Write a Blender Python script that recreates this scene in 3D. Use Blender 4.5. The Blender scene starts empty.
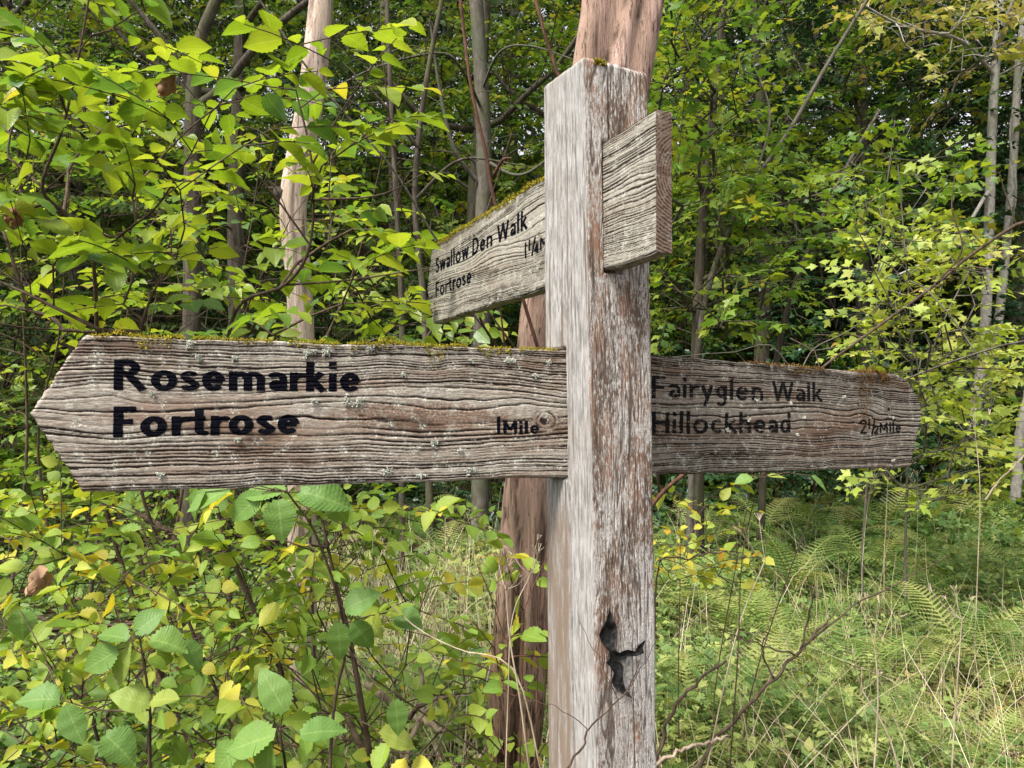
import bpy, math
import numpy as np
from math import radians, sin, cos, pi

RNG = np.random.default_rng(11)
scene = bpy.context.scene
COL = scene.collection

# ------------------------------------------------------------------ camera
FPX = 780.0
PHI = radians(2.13)
CAM = np.array([0.0, 0.0, 1.6])
cam_d = bpy.data.cameras.new("Camera")
cam = bpy.data.objects.new("Camera", cam_d)
COL.objects.link(cam)
cam.location = CAM
cam.rotation_euler = (pi / 2 + PHI, 0, 0)
cam_d.sensor_width = 36.0
cam_d.lens = 36.0 * FPX / 1024.0
cam_d.clip_start = 0.05
cam_d.clip_end = 2000.0
scene.camera = cam


def P(px, py, d):
    """world point seen at photo pixel (px, py) at depth d metres"""
    xc = (px - 512.0) / FPX * d
    yc = (384.0 - py) / FPX * d
    return np.array([xc, cos(PHI) * d - sin(PHI) * yc, CAM[2] + cos(PHI) * yc + sin(PHI) * d])


def ray(px, py):
    v = P(px, py, 1.0) - CAM
    return v


# ------------------------------------------------------------------ helpers
def unit(v):
    v = np.asarray(v, float)
    n = np.linalg.norm(v, axis=-1, keepdims=True)
    return v / np.maximum(n, 1e-9)


def build(name, V, faces, mat, parent=None, attrs=None, smooth=True, mat_index=None):
    """link one mesh object. faces: list of int arrays (n,k)"""
    V = np.asarray(V, np.float32)
    if not isinstance(faces, (list, tuple)):
        faces = [faces]
    faces = [np.asarray(f, np.int32) for f in faces if len(f)]
    me = bpy.data.meshes.new(name)
    me.vertices.add(len(V))
    me.vertices.foreach_set("co", V.ravel())
    li = np.concatenate([f.ravel() for f in faces])
    cnt = np.concatenate([np.full(len(f), f.shape[1], np.int32) for f in faces])
    st = np.concatenate([[0], np.cumsum(cnt)[:-1]]).astype(np.int32)
    me.loops.add(len(li))
    me.loops.foreach_set("vertex_index", li)
    me.polygons.add(len(cnt))
    me.polygons.foreach_set("loop_start", st)
    me.polygons.foreach_set("loop_total", cnt)
    if smooth:
        me.polygons.foreach_set("use_smooth", np.ones(len(cnt), bool))
    for k, a in (attrs or {}).items():
        a = np.asarray(a, np.float32)
        at = me.attributes.new(k, 'FLOAT_VECTOR', 'POINT')
        at.data.foreach_set("vector", a.ravel())
    mats = mat if isinstance(mat, (list, tuple)) else [mat]
    for m in mats:
        me.materials.append(m)
    if mat_index is not None:
        me.polygons.foreach_set("material_index", np.asarray(mat_index, np.int32))
    me.update(calc_edges=True)
    me.validate()
    o = bpy.data.objects.new(name, me)
    COL.objects.link(o)
    if parent is not None:
        o.parent = parent
        b = PIVOT.get(parent.name)
        if b is not None:      # vertices were given in world space
            o.matrix_parent_inverse = parent.matrix_world.inverted() if False else o.matrix_parent_inverse
    return o


PIVOT = {}


def tag(o, label=None, cat=None, group=None, kind=None):
    if label:
        o["label"] = label
    if cat:
        o["category"] = cat
    if group:
        o["group"] = group
    if kind:
        o["kind"] = kind
    return o


def thing(name, loc, label, cat, group=None, rz=0.0):
    o = bpy.data.objects.new(name, None)
    o.empty_display_size = 0.1
    o.location = tuple(float(x) for x in loc)
    o.rotation_euler = (0, 0, rz)
    COL.objects.link(o)
    return tag(o, label, cat, group)


def dup(root, loc, rz=0.0, scale=1.0, label=None, group=None):
    r = root.copy()
    COL.objects.link(r)
    r.location = tuple(float(x) for x in loc)
    r.rotation_euler = (0, 0, rz)
    r.scale = (scale, scale, scale)
    if label:
        r["label"] = label
    if group:
        r["group"] = group
    for ch in list(root.children):
        c = ch.copy()
        COL.objects.link(c)
        c.parent = r
        for g in ch.children:
            d = g.copy()
            COL.objects.link(d)
            d.parent = c
    return r


def vnoise(x, y, seed=0):
    """2-D value noise in -1..1"""
    rs = np.random.default_rng(seed)
    N = 256
    T = rs.uniform(-1, 1, (N, N))
    x = np.asarray(x, float)
    y = np.asarray(y, float)
    xi = np.floor(x).astype(int)
    yi = np.floor(y).astype(int)
    fx = x - xi
    fy = y - yi
    fx = fx * fx * (3 - 2 * fx)
    fy = fy * fy * (3 - 2 * fy)
    a = T[xi % N, yi % N]
    b = T[(xi + 1) % N, yi % N]
    c = T[xi % N, (yi + 1) % N]
    d = T[(xi + 1) % N, (yi + 1) % N]
    return (a * (1 - fx) + b * fx) * (1 - fy) + (c * (1 - fx) + d * fx) * fy


def fbm(x, y, seed=0, octv=4):
    s = 0
    a = 1.0
    t = 0
    for i in range(octv):
        s = s + a * vnoise(x * 2 ** i, y * 2 ** i, seed + i)
        t += a
        a *= 0.5
    return s / t


def sstep(a, b, x):
    t = np.clip((np.asarray(x, float) - a) / (b - a), 0, 1)
    return t * t * (3 - 2 * t)


def spline(pts, n):
    """Catmull-Rom through pts (k,d) sampled at n points"""
    pts = np.asarray(pts, float)
    if len(pts) == 2:
        u = np.linspace(0, 1, n)[:, None]
        return pts[0] * (1 - u) + pts[1] * u
    Pp = np.vstack([2 * pts[0] - pts[1], pts, 2 * pts[-1] - pts[-2]])
    u = np.linspace(0, len(pts) - 1 - 1e-6, n)
    i = u.astype(int)
    t = (u - i)[:, None]
    p0, p1, p2, p3 = Pp[i], Pp[i + 1], Pp[i + 2], Pp[i + 3]
    return 0.5 * (2 * p1 + (-p0 + p2) * t + (2 * p0 - 5 * p1 + 4 * p2 - p3) * t ** 2 + (-p0 + 3 * p1 - 3 * p2 + p3) * t ** 3)


class Geo:
    """collects vertices, faces and one vector attribute"""

    def __init__(self):
        self.V = []
        self.A = []
        self.F = {}
        self.n = 0

    def add(self, V, F, A=None):
        V = np.asarray(V, float).reshape(-1, 3)
        F = np.asarray(F, int)
        self.V.append(V)
        self.A.append(np.zeros((len(V), 3)) if A is None else np.asarray(A, float))
        if len(F):
            self.F.setdefault(F.shape[1], []).append(F + self.n)
        self.n += len(V)

    def tube(self, pts, rad, k=6, a=0.0, cap=True):
        pts = np.asarray(pts, float)
        n = len(pts)
        rad = np.broadcast_to(np.asarray(rad, float), (n,))
        T = unit(np.gradient(pts, axis=0))
        ref = np.array([0.31, 0.17, 0.94]) if abs(T[:, 2]).mean() < 0.8 else np.array([1.0, 0.1, 0.05])
        U = unit(np.cross(T, ref))
        W = np.cross(T, U)
        ang = np.arange(k) / k * 2 * pi
        ring = U[:, None] * np.cos(ang)[None, :, None] + W[:, None] * np.sin(ang)[None, :, None]
        V = pts[:, None] + ring * rad[:, None, None]
        L = np.concatenate([[0], np.cumsum(np.linalg.norm(np.diff(pts, axis=0), axis=1))])
        A = np.zeros((n, k, 3))
        A[..., 0] = L[:, None]
        A[..., 1] = ang[None] / (2 * pi)
        A[..., 2] = a
        i, j = np.meshgrid(np.arange(n - 1), np.arange(k), indexing='ij')
        j2 = (j + 1) % k
        F = np.stack([i * k + j, i * k + j2, (i + 1) * k + j2, (i + 1) * k + j], -1).reshape(-1, 4)
        self.add(V, F, A.reshape(-1, 3))
        return V

    def build(self, name, mat, parent=None, off=None, smooth=True):
        V = np.concatenate(self.V)
        if off is not None:
            V = V - np.asarray(off)
        return build(name, V, [np.concatenate(f) for f in self.F.values()], mat, parent,
                     {"lf": np.concatenate(self.A)}, smooth)


# ------------------------------------------------------------------ materials
def new_mat(name):
    m = bpy.data.materials.new(name)
    m.use_nodes = True
    nt = m.node_tree
    nt.nodes.clear()
    out = nt.nodes.new("ShaderNodeOutputMaterial")
    return m, nt, out


class N:
    """tiny node-graph helper"""

    def __init__(self, nt):
        self.nt = nt

    def node(self, t, **kw):
        n = self.nt.nodes.new(t)
        for k, v in kw.items():
            setattr(n, k, v)
        return n

    def link(self, a, b):
        self.nt.links.new(a, b)

    def put(self, sock, v):
        if hasattr(v, "is_linked") or hasattr(v, "links"):
            self.link(v, sock)
        else:
            if sock.type == 'RGBA' and len(v) == 3:
                v = (*v, 1)
            sock.default_value = v

    def attr(self, name):
        n = self.node("ShaderNodeAttribute", attribute_name=name)
        s = self.node("ShaderNodeSeparateXYZ")
        self.link(n.outputs["Vector"], s.inputs[0])
        return n.outputs["Vector"], s.outputs[0], s.outputs[1], s.outputs[2]

    def math(self, op, a, b=0.0, c=0.0, clamp=False):
        n = self.node("ShaderNodeMath", operation=op, use_clamp=clamp)
        self.put(n.inputs[0], a)
        self.put(n.inputs[1], b)
        self.put(n.inputs[2], c)
        return n.outputs[0]

    def ss(self, a, b, x):
        n = self.node("ShaderNodeMapRange", interpolation_type='SMOOTHSTEP')
        self.put(n.inputs[0], x)
        n.inputs[1].default_value = a
        n.inputs[2].default_value = b
        return n.outputs[0]

    def mix(self, f, a, b):
        n = self.node("ShaderNodeMix", data_type='RGBA')
        self.put(n.inputs[0], f)
        self.put(n.inputs[6], a)
        self.put(n.inputs[7], b)
        return n.outputs[2]

    def noise(self, vec, scale, detail=4.0, rough=0.55, dist=0.0):
        n = self.node("ShaderNodeTexNoise")
        if vec is not None:
            self.link(vec, n.inputs["Vector"])
        n.inputs["Scale"].default_value = scale
        n.inputs["Detail"].default_value = detail
        n.inputs["Roughness"].default_value = rough
        n.inputs["Distortion"].default_value = dist
        return n.outputs[0]

    def vor(self, vec, scale, feature='F1'):
        n = self.node("ShaderNodeTexVoronoi", feature=feature)
        self.link(vec, n.inputs["Vector"])
        n.inputs["Scale"].default_value = scale
        return n.outputs[0]

    def scalev(self, vec, s):
        n = self.node("ShaderNodeMapping")
        self.link(vec, n.inputs[0])
        n.inputs["Scale"].default_value = s
        return n.outputs[0]

    def ramp(self, x, stops):
        n = self.node("ShaderNodeValToRGB")
        self.put(n.inputs[0], x)
        e = n.color_ramp.elements
        while len(e) < len(stops):
            e.new(0.5)
        for el, (p, c) in zip(e, stops):
            el.position = p
            el.color = (*c, 1)
        return n.outputs[0]

    def bump(self, h, strength=0.5, dist=0.01, normal=None):
        n = self.node("ShaderNodeBump")
        self.link(h, n.inputs["Height"])
        n.inputs["Strength"].default_value = strength
        n.inputs["Distance"].default_value = dist
        if normal is not None:
            self.link(normal, n.inputs["Normal"])
        return n.outputs[0]

    def bsdf(self, col, rough=0.8, spec=0.2, normal=None):
        n = self.node("ShaderNodeBsdfPrincipled")
        self.put(n.inputs["Base Color"], col)
        self.put(n.inputs["Roughness"], rough)
        n.inputs["Specular IOR Level"].default_value = spec
        if normal is not None:
            self.link(normal, n.inputs["Normal"])
        return n.outputs[0]

    def coord(self):
        return self.node("ShaderNodeTexCoord").outputs["Object"]


def leaf_mat(name, stops, trans=0.45, veins=True, rough=0.5, spec=0.25, tcol=(1.25, 1.2, 0.5), blotch=0.25):
    m, nt, out = new_mat(name)
    g = N(nt)
    vec, u, v, r = g.attr("lf")
    col = g.ramp(r, stops)
    ob = g.coord()
    bl = g.noise(ob, 14.0, 2.0)
    hsv = g.node("ShaderNodeHueSaturation")
    g.put(hsv.inputs["Value"], g.math('MULTIPLY_ADD', bl, 2 * blotch, 1.0 - blotch))
    g.put(hsv.inputs["Color"], col)
    col = hsv.outputs[0]
    nrm = None
    if veins:
        av = g.math('ABSOLUTE', v)
        mid = g.ss(0.10, 0.02, av)
        ph = g.math('SUBTRACT', g.math('MULTIPLY', u, 9.0), g.math('MULTIPLY', av, 3.2))
        tri = g.math('ABSOLUTE', g.math('SUBTRACT', g.math('FRACT', ph), 0.5))
        vein = g.math('MULTIPLY', g.ss(0.09, 0.02, tri), 0.6)
        vv = g.math('MAXIMUM', mid, vein)
        col = g.mix(g.math('MULTIPLY', vv, 0.30), col, g.mix(0.5, col, (0.55, 0.62, 0.25)))
        nrm = g.bump(g.math('SUBTRACT', tri, g.math('MULTIPLY', mid, 0.4)), 0.25, 0.002)
    b = g.bsdf(col, rough, spec, nrm)
    t = g.node("ShaderNodeBsdfTranslucent")
    tc = g.node("ShaderNodeMix", data_type='RGBA', blend_type='MULTIPLY')
    tc.inputs[0].default_value = 1.0
    g.put(tc.inputs[6], col)
    g.put(tc.inputs[7], tcol)
    g.link(tc.outputs[2], t.inputs[0])
    if nrm is not None:
        g.link(nrm, t.inputs["Normal"])
    mx = g.node("ShaderNodeMixShader")
    mx.inputs[0].default_value = trans
    g.link(b, mx.inputs[1])
    g.link(t.outputs[0], mx.inputs[2])
    g.link(mx.outputs[0], out.inputs[0])
    return m


def bark_mat(name, c0, c1, c2=None, scale=18.0, stretch=0.15, bump=0.6, rough=0.9, moss=0.0):
    m, nt, out = new_mat(name)
    g = N(nt)
    ob = g.scalev(g.coord(), (1, 1, stretch))
    n1 = g.noise(ob, scale, 6.0, 0.65)
    n2 = g.noise(g.coord(), scale * 0.12, 4.0)
    col = g.mix(g.ss(0.35, 0.68, n1), c0, c1)
    if c2:
        col = g.mix(g.ss(0.48, 0.66, n2), col, c2)
    if moss:
        n3 = g.noise(g.coord(), 3.0, 5.0)
        col = g.mix(g.math('MULTIPLY', g.ss(0.5, 0.7, n3), moss), col, (0.09, 0.10, 0.03))
    b = g.bsdf(col, rough, 0.15, g.bump(n1, bump, 0.02))
    g.link(b, out.inputs[0])
    return m


def flat_mat(name, col, rough=0.8, spec=0.2, var=0.3, scale=60.0):
    m, nt, out = new_mat(name)
    g = N(nt)
    n1 = g.noise(g.coord(), scale, 4.0)
    dark = tuple(c * (1 - var) for c in col)
    lite = tuple(min(1, c * (1 + var)) for c in col)
    b = g.bsdf(g.mix(g.ss(0.3, 0.7, n1), dark, lite), rough, spec, g.bump(n1, 0.4, 0.004))
    g.link(b, out.inputs[0])
    return m

# ================================================================== SIGNPOST
def wood_board_mat(name, ridge, ridge2, groove, brown, brown_amt=0.5, pale_amt=0.3, ochre=0.25, heart=None):
    m, nt, out = new_mat(name)
    g = N(nt)
    vec, gr, s, t = g.attr("gr")
    comb = g.node("ShaderNodeCombineXYZ")
    g.link(s, comb.inputs[0])
    g.link(t, comb.inputs[1])
    st = comb.outputs[0]
    st_l = g.scalev(st, (0.25, 1.6, 1))
    n_big = g.noise(st_l, 14.0, 4.0, 0.6)
    n_fine = g.noise(g.scalev(st, (0.12, 1, 1)), 900.0, 3.0, 0.7)
    n_speck = g.noise(st, 320.0, 4.0, 0.7)
    n_med = g.noise(st, 55.0, 5.0, 0.65)
    c = g.mix(g.ss(0.35, 0.65, n_fine), ridge2, ridge)
    bm = g.math('MULTIPLY', g.ss(0.44, 0.66, n_big), brown_amt)
    c = g.mix(bm, c, brown)
    if heart:
        hs, ht, hl, hw = heart
        dx = g.math('DIVIDE', g.math('SUBTRACT', s, hs), hl)
        dy = g.math('DIVIDE', g.math('SUBTRACT', t, ht), hw)
        rr = g.math('SQRT', g.math('ADD', g.math('MULTIPLY', dx, dx), g.math('MULTIPLY', dy, dy)))
        rr = g.math('ADD', rr, g.math('MULTIPLY', g.math('SUBTRACT', n_med, 0.5), 1.6))
        hm = g.math('MULTIPLY', g.ss(1.1, 0.55, rr), g.ss(0.36, 0.55, n_speck))
        c = g.mix(hm, c, tuple(x * k for x, k in zip(brown, (0.80, 0.74, 0.70))))
    n_st = g.noise(g.scalev(st, (0.45, 1.3, 1)), 16.0, 5.0, 0.7)
    c = g.mix(g.math('MULTIPLY', g.ss(0.54, 0.68, n_st), 0.8), c, tuple(0.33 * x for x in brown))
    # groove dirt
    gm = g.math('ADD', gr, g.math('MULTIPLY', g.math('SUBTRACT', n_speck, 0.5), 0.9))
    gm = g.math('ADD', gm, g.math('MULTIPLY', g.math('SUBTRACT', n_fine, 0.5), 0.5))
    c = g.mix(g.ss(0.24, 0.60, gm), c, groove)
    # pale lichen crust and flakes
    pm = g.math('MULTIPLY', g.ss(0.50, 0.64, n_med), g.ss(0.47, 0.60, n_speck))
    c = g.mix(g.math('MULTIPLY', pm, pale_amt), c, (0.56, 0.57, 0.50))
    n_o = g.noise(st, 26.0, 5.0, 0.7)
    om = g.math('MULTIPLY', g.ss(0.62, 0.72, n_o), g.ss(0.45, 0.6, n_speck))
    c = g.mix(g.math('MULTIPLY', om, ochre), c, (0.32, 0.22, 0.06))
    hs = g.math('ADD', g.math('MULTIPLY', n_fine, 0.5), n_speck)
    b = g.bsdf(c, 0.88, 0.18, g.bump(hs, 0.45, 0.0012))
    g.link(b, out.inputs[0])
    return m


class Wood:
    """weathered plank relief: ridges follow a warped field that flows round knots"""

    def __init__(self, seed, h, centre, knots, depth=0.0011, dens=(60, 3400), flow=0.006):
        self.seed, self.h, self.c, self.knots = seed, h, centre, knots
        self.depth, self.dens, self.flow = depth, dens, flow

    def field(self, s, t):
        v = t + self.flow * fbm(s * 4.0, t * 9.0, self.seed) + 0.0012 * fbm(s * 26, t * 40, self.seed + 9)
        rad = np.full(np.shape(v), 9.0)
        for (ks, kt, ls, lt, a, rk) in self.knots:
            ds, dt = s - ks, v - kt
            w = np.exp(-(ds / ls) ** 2 - (dt / lt) ** 2)
            v = kt + dt * (1 - a * w)
            if rk > 0:
                q = np.sqrt((ds / 1.25) ** 2 + (t - kt) ** 2) / rk
                rad = np.minimum(rad, q + 0 * v)
        return v, rad

    def relief(self, s, t):
        """returns groove amount 0..1 and height in metres"""
        lin, quad = self.dens
        s, t = np.broadcast_arrays(np.asarray(s, float), np.asarray(t, float))

        def wave(tt):
            v, rad = self.field(s, tt)
            x = v - self.c
            W = np.sign(x) * (lin * np.abs(x) + quad * x * x)
            return W + 0.35 * vnoise(W * 0.8 + 40, s * 3, self.seed + 3) + 0.10 * vnoise(s * 45, tt * 300, self.seed + 4), rad
        W, rad = wave(t)
        W2, _ = wave(t + 0.0004)
        lam = np.abs(W2 - W) / 0.0004
        f = W - np.floor(W)
        wid = np.clip(lam * 0.00115 * (1 + .55 * vnoise(s * 12, W * .9, self.seed + 8)), 0.04, 0.30)
        gr = np.exp(-((f - 0.5) / wid) ** 2)
        f2 = 2.0 * W + 0.33 + 0.3 * vnoise(s * 9, W * 1.3, self.seed + 15)
        f2 = f2 - np.floor(f2)
        g2 = np.exp(-((f2 - 0.5) / np.clip(lam * 0.0011, .05, .25)) ** 2) * np.clip(0.7 * vnoise(s * 7, W * 2.1, self.seed + 16) + .22, 0, .75)
        gr = np.maximum(gr, g2)
        amp = 0.66 + 0.5 * vnoise(np.floor(W) * 1.7 + 3, s * 6, self.seed + 5)
        gr = gr * np.clip(amp, 0.12, 1.0)
        ring = 0.5 + 0.5 * np.cos((np.clip(rad, 0, 3) + 0.16 * vnoise(s * 70, t * 70, self.seed + 12)) * 2 * pi * 3.0)
        kn = sstep(1.35, 0.6, rad)
        gr = gr * (1 - kn) + kn * (0.20 + 0.42 * ring ** 2 * np.clip(.7 + .6 * vnoise(s * 200, t * 200, 33), 0, 1) + 0.45 * sstep(0.4, 0.1, rad))
        fine = 0.18 * np.clip(vnoise(s * 60, t * 1500, self.seed + 6), 0, 1)
        crack = np.clip(gr + fine, 0, 1)
        hgt = -self.depth * crack * np.clip(0.7 + 120 / (lam + 60), 0.7, 1.3)
        hgt += 0.0006 * fbm(s * 20, t * 60, self.seed + 7)
        return crack, hgt


class Board:
    def __init__(self, o, sdir, tdir, ndir, s0, ends, h, thick, wood):
        self.o, self.S, self.T, self.Nn = [np.asarray(a, float) for a in (o, sdir, tdir, ndir)]
        self.s0, self.ends, self.h, self.thick, self.wood = s0, ends, h, thick, wood

    def pt(self, s, t, n=0.0):
        s, t, n = np.broadcast_arrays(np.asarray(s, float), t, n)
        return self.o + s[..., None] * self.S + t[..., None] * self.T + n[..., None] * self.Nn

    def pix(self, px, py):
        """board coordinates of the front-face point seen at a photo pixel"""
        d = ray(px, py)
        k = np.dot(self.o - CAM, self.Nn) / np.dot(d, self.Nn)
        q = CAM + k * d - self.o
        return float(q @ self.S), float(q @ self.T)

    def send(self, t):
        ts = [e[1] for e in self.ends]
        ss = [e[0] for e in self.ends]
        t = np.asarray(t, float)
        return np.interp(t, ts, ss) + 0.0012 * vnoise(t * 220, t * 0, self.wood.seed + 20)

    def mesh(self, name, mat, parent, res=0.0010, end_mat=None):
        L = max(e[0] for e in self.ends) - self.s0
        ns, nt_ = int(L / (res * 1.3)) + 1, int(self.h / res) + 1
        tt = np.linspace(-self.h / 2, self.h / 2, nt_)
        uu = np.linspace(0, 1, ns)
        U, T = np.meshgrid(uu, tt, indexing='ij')
        E = self.send(T)
        S = self.s0 + U * (E - self.s0)
        gr, hg = self.wood.relief(S, T)
        edge = sstep(0.004, 0.0, self.h / 2 - np.abs(T))
        endf = sstep(0.004, 0.0, E - S)
        wob = 0.0022 * fbm(S * 22, np.sign(T) * 3, self.wood.seed + 30)
        Tw = T + wob * np.abs(T) / (self.h / 2)
        hg = hg - 0.0022 * edge ** 2 - 0.0022 * endf ** 2
        V = self.pt(S, Tw, hg).reshape(-1, 3)
        A = np.stack([gr, S, T], -1).reshape(-1, 3)
        idx = np.arange(ns * nt_).reshape(ns, nt_)
        F = np.stack([idx[:-1, :-1], idx[1:, :-1], idx[1:, 1:], idx[:-1, 1:]], -1).reshape(-1, 4)
        n0 = len(V)
        # border loop -> back
        loop = np.concatenate([idx[:, 0], idx[-1, 1:], idx[-2::-1, -1], idx[0, -2:0:-1]])
        K = 14
        ring_prev = loop
        Vs, As, Fs = [V], [A], [F]
        nn = n0
        base = V[loop]
        bs, bt = S.ravel()[loop], Tw.ravel()[loop]
        isend = (loop // nt_ == ns - 1) | (loop // nt_ == 0)
        for k in range(1, K + 1):
            dep = -self.thick * k / K
            rr = np.sqrt((bt - 0.012) ** 2 + (dep + 0.045) ** 2)
            gg = 0.36 + 0.34 * np.sin(rr * 1500 + 2.2 * vnoise(bt * 50, bs * 0 + dep * 50, self.wood.seed + 40)) + 0.3 * vnoise(bt * 700, dep * 300 + 0 * bt, 77)
            gg = np.where(isend, gg * 0.9, 0.25 + 0.3 * vnoise(bs * 40, bs * 0 + k * 1.3, 5))
            cen = -0.0014 * np.where(isend, gg, 0.4)
            shrink = 1 - 0.003 * (k == K)
            ring = self.pt(bs + np.where(isend & (bs > self.s0 + 0.1 * L), cen, 0), bt * shrink, dep)
            Vs.append(ring)
            As.append(np.stack([gg, bs + dep, bt], -1))
            cur = nn + np.arange(len(loop))
            nn += len(loop)
            a, b = ring_prev, cur
            Fs.append(np.stack([a, b, np.roll(b, -1), np.roll(a, -1)], -1))
            ring_prev = cur
        # back face: strips between the two long edges
        nb = nn - len(loop)
        bot = nb + np.arange(ns)
        top_idx = nb + (ns - 1 + nt_ - 1) + np.arange(ns)  # runs from far end back to start
        top = top_idx[::-1]
        top = np.clip(top, nb, nn - 1)
        Fs.append(np.stack([bot[:-1], top[:-1], top[1:], bot[1:]], -1))
        F = np.concatenate(Fs)
        mi = None
        if end_mat is not None:
            mi = np.zeros(len(F), np.int32)
            lo = len(Fs[0])
            atend = isend & (bs < self.s0 + 0.01) & np.roll(isend & (bs < self.s0 + 0.01), -1)
            for k in range(K):
                mi[lo + k * len(loop):lo + (k + 1) * len(loop)][atend] = 1
            mat = [mat, end_mat]
        ob = build(name, np.concatenate(Vs), [F], mat, parent, {"gr": np.concatenate(As)}, mat_index=mi)
        return ob


# ---------------------------------------------------------------- lettering
def arc(cx, cy, rx, ry, a0, a1, n=14):
    a = np.radians(np.linspace(a0, a1, n))
    return [(cx + rx * cos(x), cy + ry * sin(x)) for x in a]


def glyph(ch, w):
    """strokes (polylines) and advance width for a bold humanist sans; cap height 1"""
    X = 0.66
    h = w * 0.5
    if ch == ' ':
        return [], 0.36
    if ch == 'R':
        bw = 0.66
        return [[(h, 0), (h, 1)], [(0, 1 - h * .6), (bw - .24, 1 - h * .6)] + arc(bw - .26, .735, .26 - h * .3, .265 - h * .6, 90, -90) + [(0, .47 + h * .6)],
                [(.42, .50), (.92 - h * .4, 0)]], 0.96
    if ch == 'F':
        return [[(h, 0), (h, 1)], [(0, 1 - h * .6), (.66, 1 - h * .6)], [(0, .5), (.58, .5)]], 0.66
    if ch == 'H':
        return [[(h, 0), (h, 1)], [(.86 - h, 0), (.86 - h, 1)], [(0, .52), (.86, .52)]], 0.86
    if ch == 'W':
        k = .36
        return [[(h, 1), (k, 0)], [(k, 0), (.66, .98)], [(.66, .98), (.98, 0)], [(.98, 0), (1.32 - h, 1)]], 1.32
    if ch == 'D':
        return [[(h, 0), (h, 1)], [(0, 1 - h * .6), (.36, 1 - h * .6)] + arc(.36, .5, .48 - h, .5 - h * .6, 90, -90) + [(0, h * .6)]], 0.84
    if ch == 'S':
        return [arc(.31, 1 - .27, .27 - h * .5, .27 - h * .6, 35, 200, 12)[:] + [(.31, .51)] + arc(.31, .28, .29 - h * .5, .28 - h * .6, 60, -150, 14)], 0.60
    if ch == 'M':
        return [[(h, 0), (h, 1)], [(1.04 - h, 0), (1.04 - h, 1)], [(h, 1 - .02), (.52, .28)], [(.52, .28), (1.04 - h, .98)]], 1.04
    if ch == 'o':
        return [arc(.40, X / 2, .40 - h, X / 2 + .015 - h * .6, 0, 360, 28)], 0.80
    if ch == 's':
        r1 = X * .27
        return [arc(.26, X - r1, .24 - h * .5, r1 - h * .6, 40, 190, 10) + [(.26, X * .5)] + arc(.26, r1, .25 - h * .5, r1 - h * .6, 50, -150, 12)], 0.52
    if ch == 'e':
        return [[(.07, X * .5), (.64, X * .5)], arc(.36, X / 2, .36 - h, X / 2 + .01 - h * .6, 0, 318, 24)], 0.72
    if ch == 'a':
        return [arc(.25, X - .22, .26 - h * .3, .22 - h * .6, 140, 0, 12) + [(.51 - h * .3, 0)],
                arc(.24, .20, .24 - h, .20 - h * .7, 70, 360, 16)], 0.56
    if ch in 'mn':
        st = [[(h, 0), (h, X)]]
        r = .24
        xs = [h, h + .46 - w * .15] if ch == 'm' else [h]
        for x0 in xs:
            st.append(arc(x0 + r - .01, X - r, r, r - h * .6, 175, 0, 12) + [(x0 + 2 * r - .01, 0)])
        return st, xs[-1] + 2 * r + h
    if ch == 'r':
        return [[(h, 0), (h, X)], arc(h + .30, X - .30, .30, .30 - h * .7, 170, 72, 9)], 0.44
    if ch == 'k':
        return [[(h, 0), (h, 1.04)], [(.20, .34), (.58 - h * .4, X)], [(.22, .40), (.66 - h * .4, 0)]], 0.66
    if ch == 'i':
        return [[(h, 0), (h, X)], [(h, .80), (h, .80 + w * 1.0)]], w
    if ch == 'l':
        return [[(h, 0), (h, 1.04)]], w
    if ch == 't':
        return [[(.13 + h, .90), (.13 + h, .20)] + arc(.13 + h + .17, .20, .17, .20 - h * .6, 180, 285, 8), [(-.02, X - h * .65), (.47, X - h * .65)]], 0.50
    if ch == 'w':
        return [[(h * .8, X), (.25, 0)], [(.25, 0), (.46, X)], [(.46, X), (.68, 0)], [(.68, 0), (.92 - h * .8, X)]], 0.92
    if ch == 'y':
        return [[(h * .8, X), (.34, .02)], [(.64 - h * .8, X), (.20, -.32)]], 0.64
    if ch == 'g':
        return [arc(.30, X * .56, .30 - h, X * .44 - h * .7, 0, 360, 20), [(.60 - h, X), (.60 - h, -.08)] + arc(.30, -.08, .30 - h, .22 - h * .5, 0, -150, 12)], 0.60
    if ch == 'c':
        return [arc(.34, X / 2, .34 - h, X / 2 + .01 - h * .6, 48, 312, 22)], 0.60
    if ch == 'h':
        r = .24
        return [[(h, 0), (h, 1.04)], arc(h + r - .01, X - r, r, r - h * .6, 175, 0, 12) + [(h + 2 * r - .01, 0)]], 2 * w * 0 + 2 * r + w
    if ch == 'd':
        return [[(.66 - h, 0), (.66 - h, 1.04)], arc(.33, X / 2, .33 - h, X / 2 + .01 - h * .6, 0, 360, 22)], 0.66
    if ch == '1':
        return [[(h + .02, 0), (h + .02, 1.0)]], w + .06
    if ch == '2':
        return [arc(.28, .72, .25, .28 - h * .8, 165, -35, 12) + [(.06, h * .8)], [(0, h * .8), (.58, h * .8)]], 0.58
    if ch == '4':
        return [[(.40, 0), (.40, 1)], [(.40, .96), (.04, .32)], [(0, .30), (.56, .30)]], 0.56
    raise ValueError(ch)


def place(text, w, gap):
    """lay out a run of text; '|ab' style fractions are handled by the caller"""
    x = 0.0
    strokes = []
    for ch in text:
        st, adv = glyph(ch, w)
        strokes += [[(px + x, py) for px, py in s] for s in st]
        x += adv + (gap if ch != ' ' else 0)
    return strokes, x - gap


def xf(strokes, sx, sy, ox, oy):
    return [[(x * sx + ox, y * sy + oy) for x, y in s] for s in strokes]


AN = 1.7        # horizontals are thinner than stems by this factor


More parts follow.
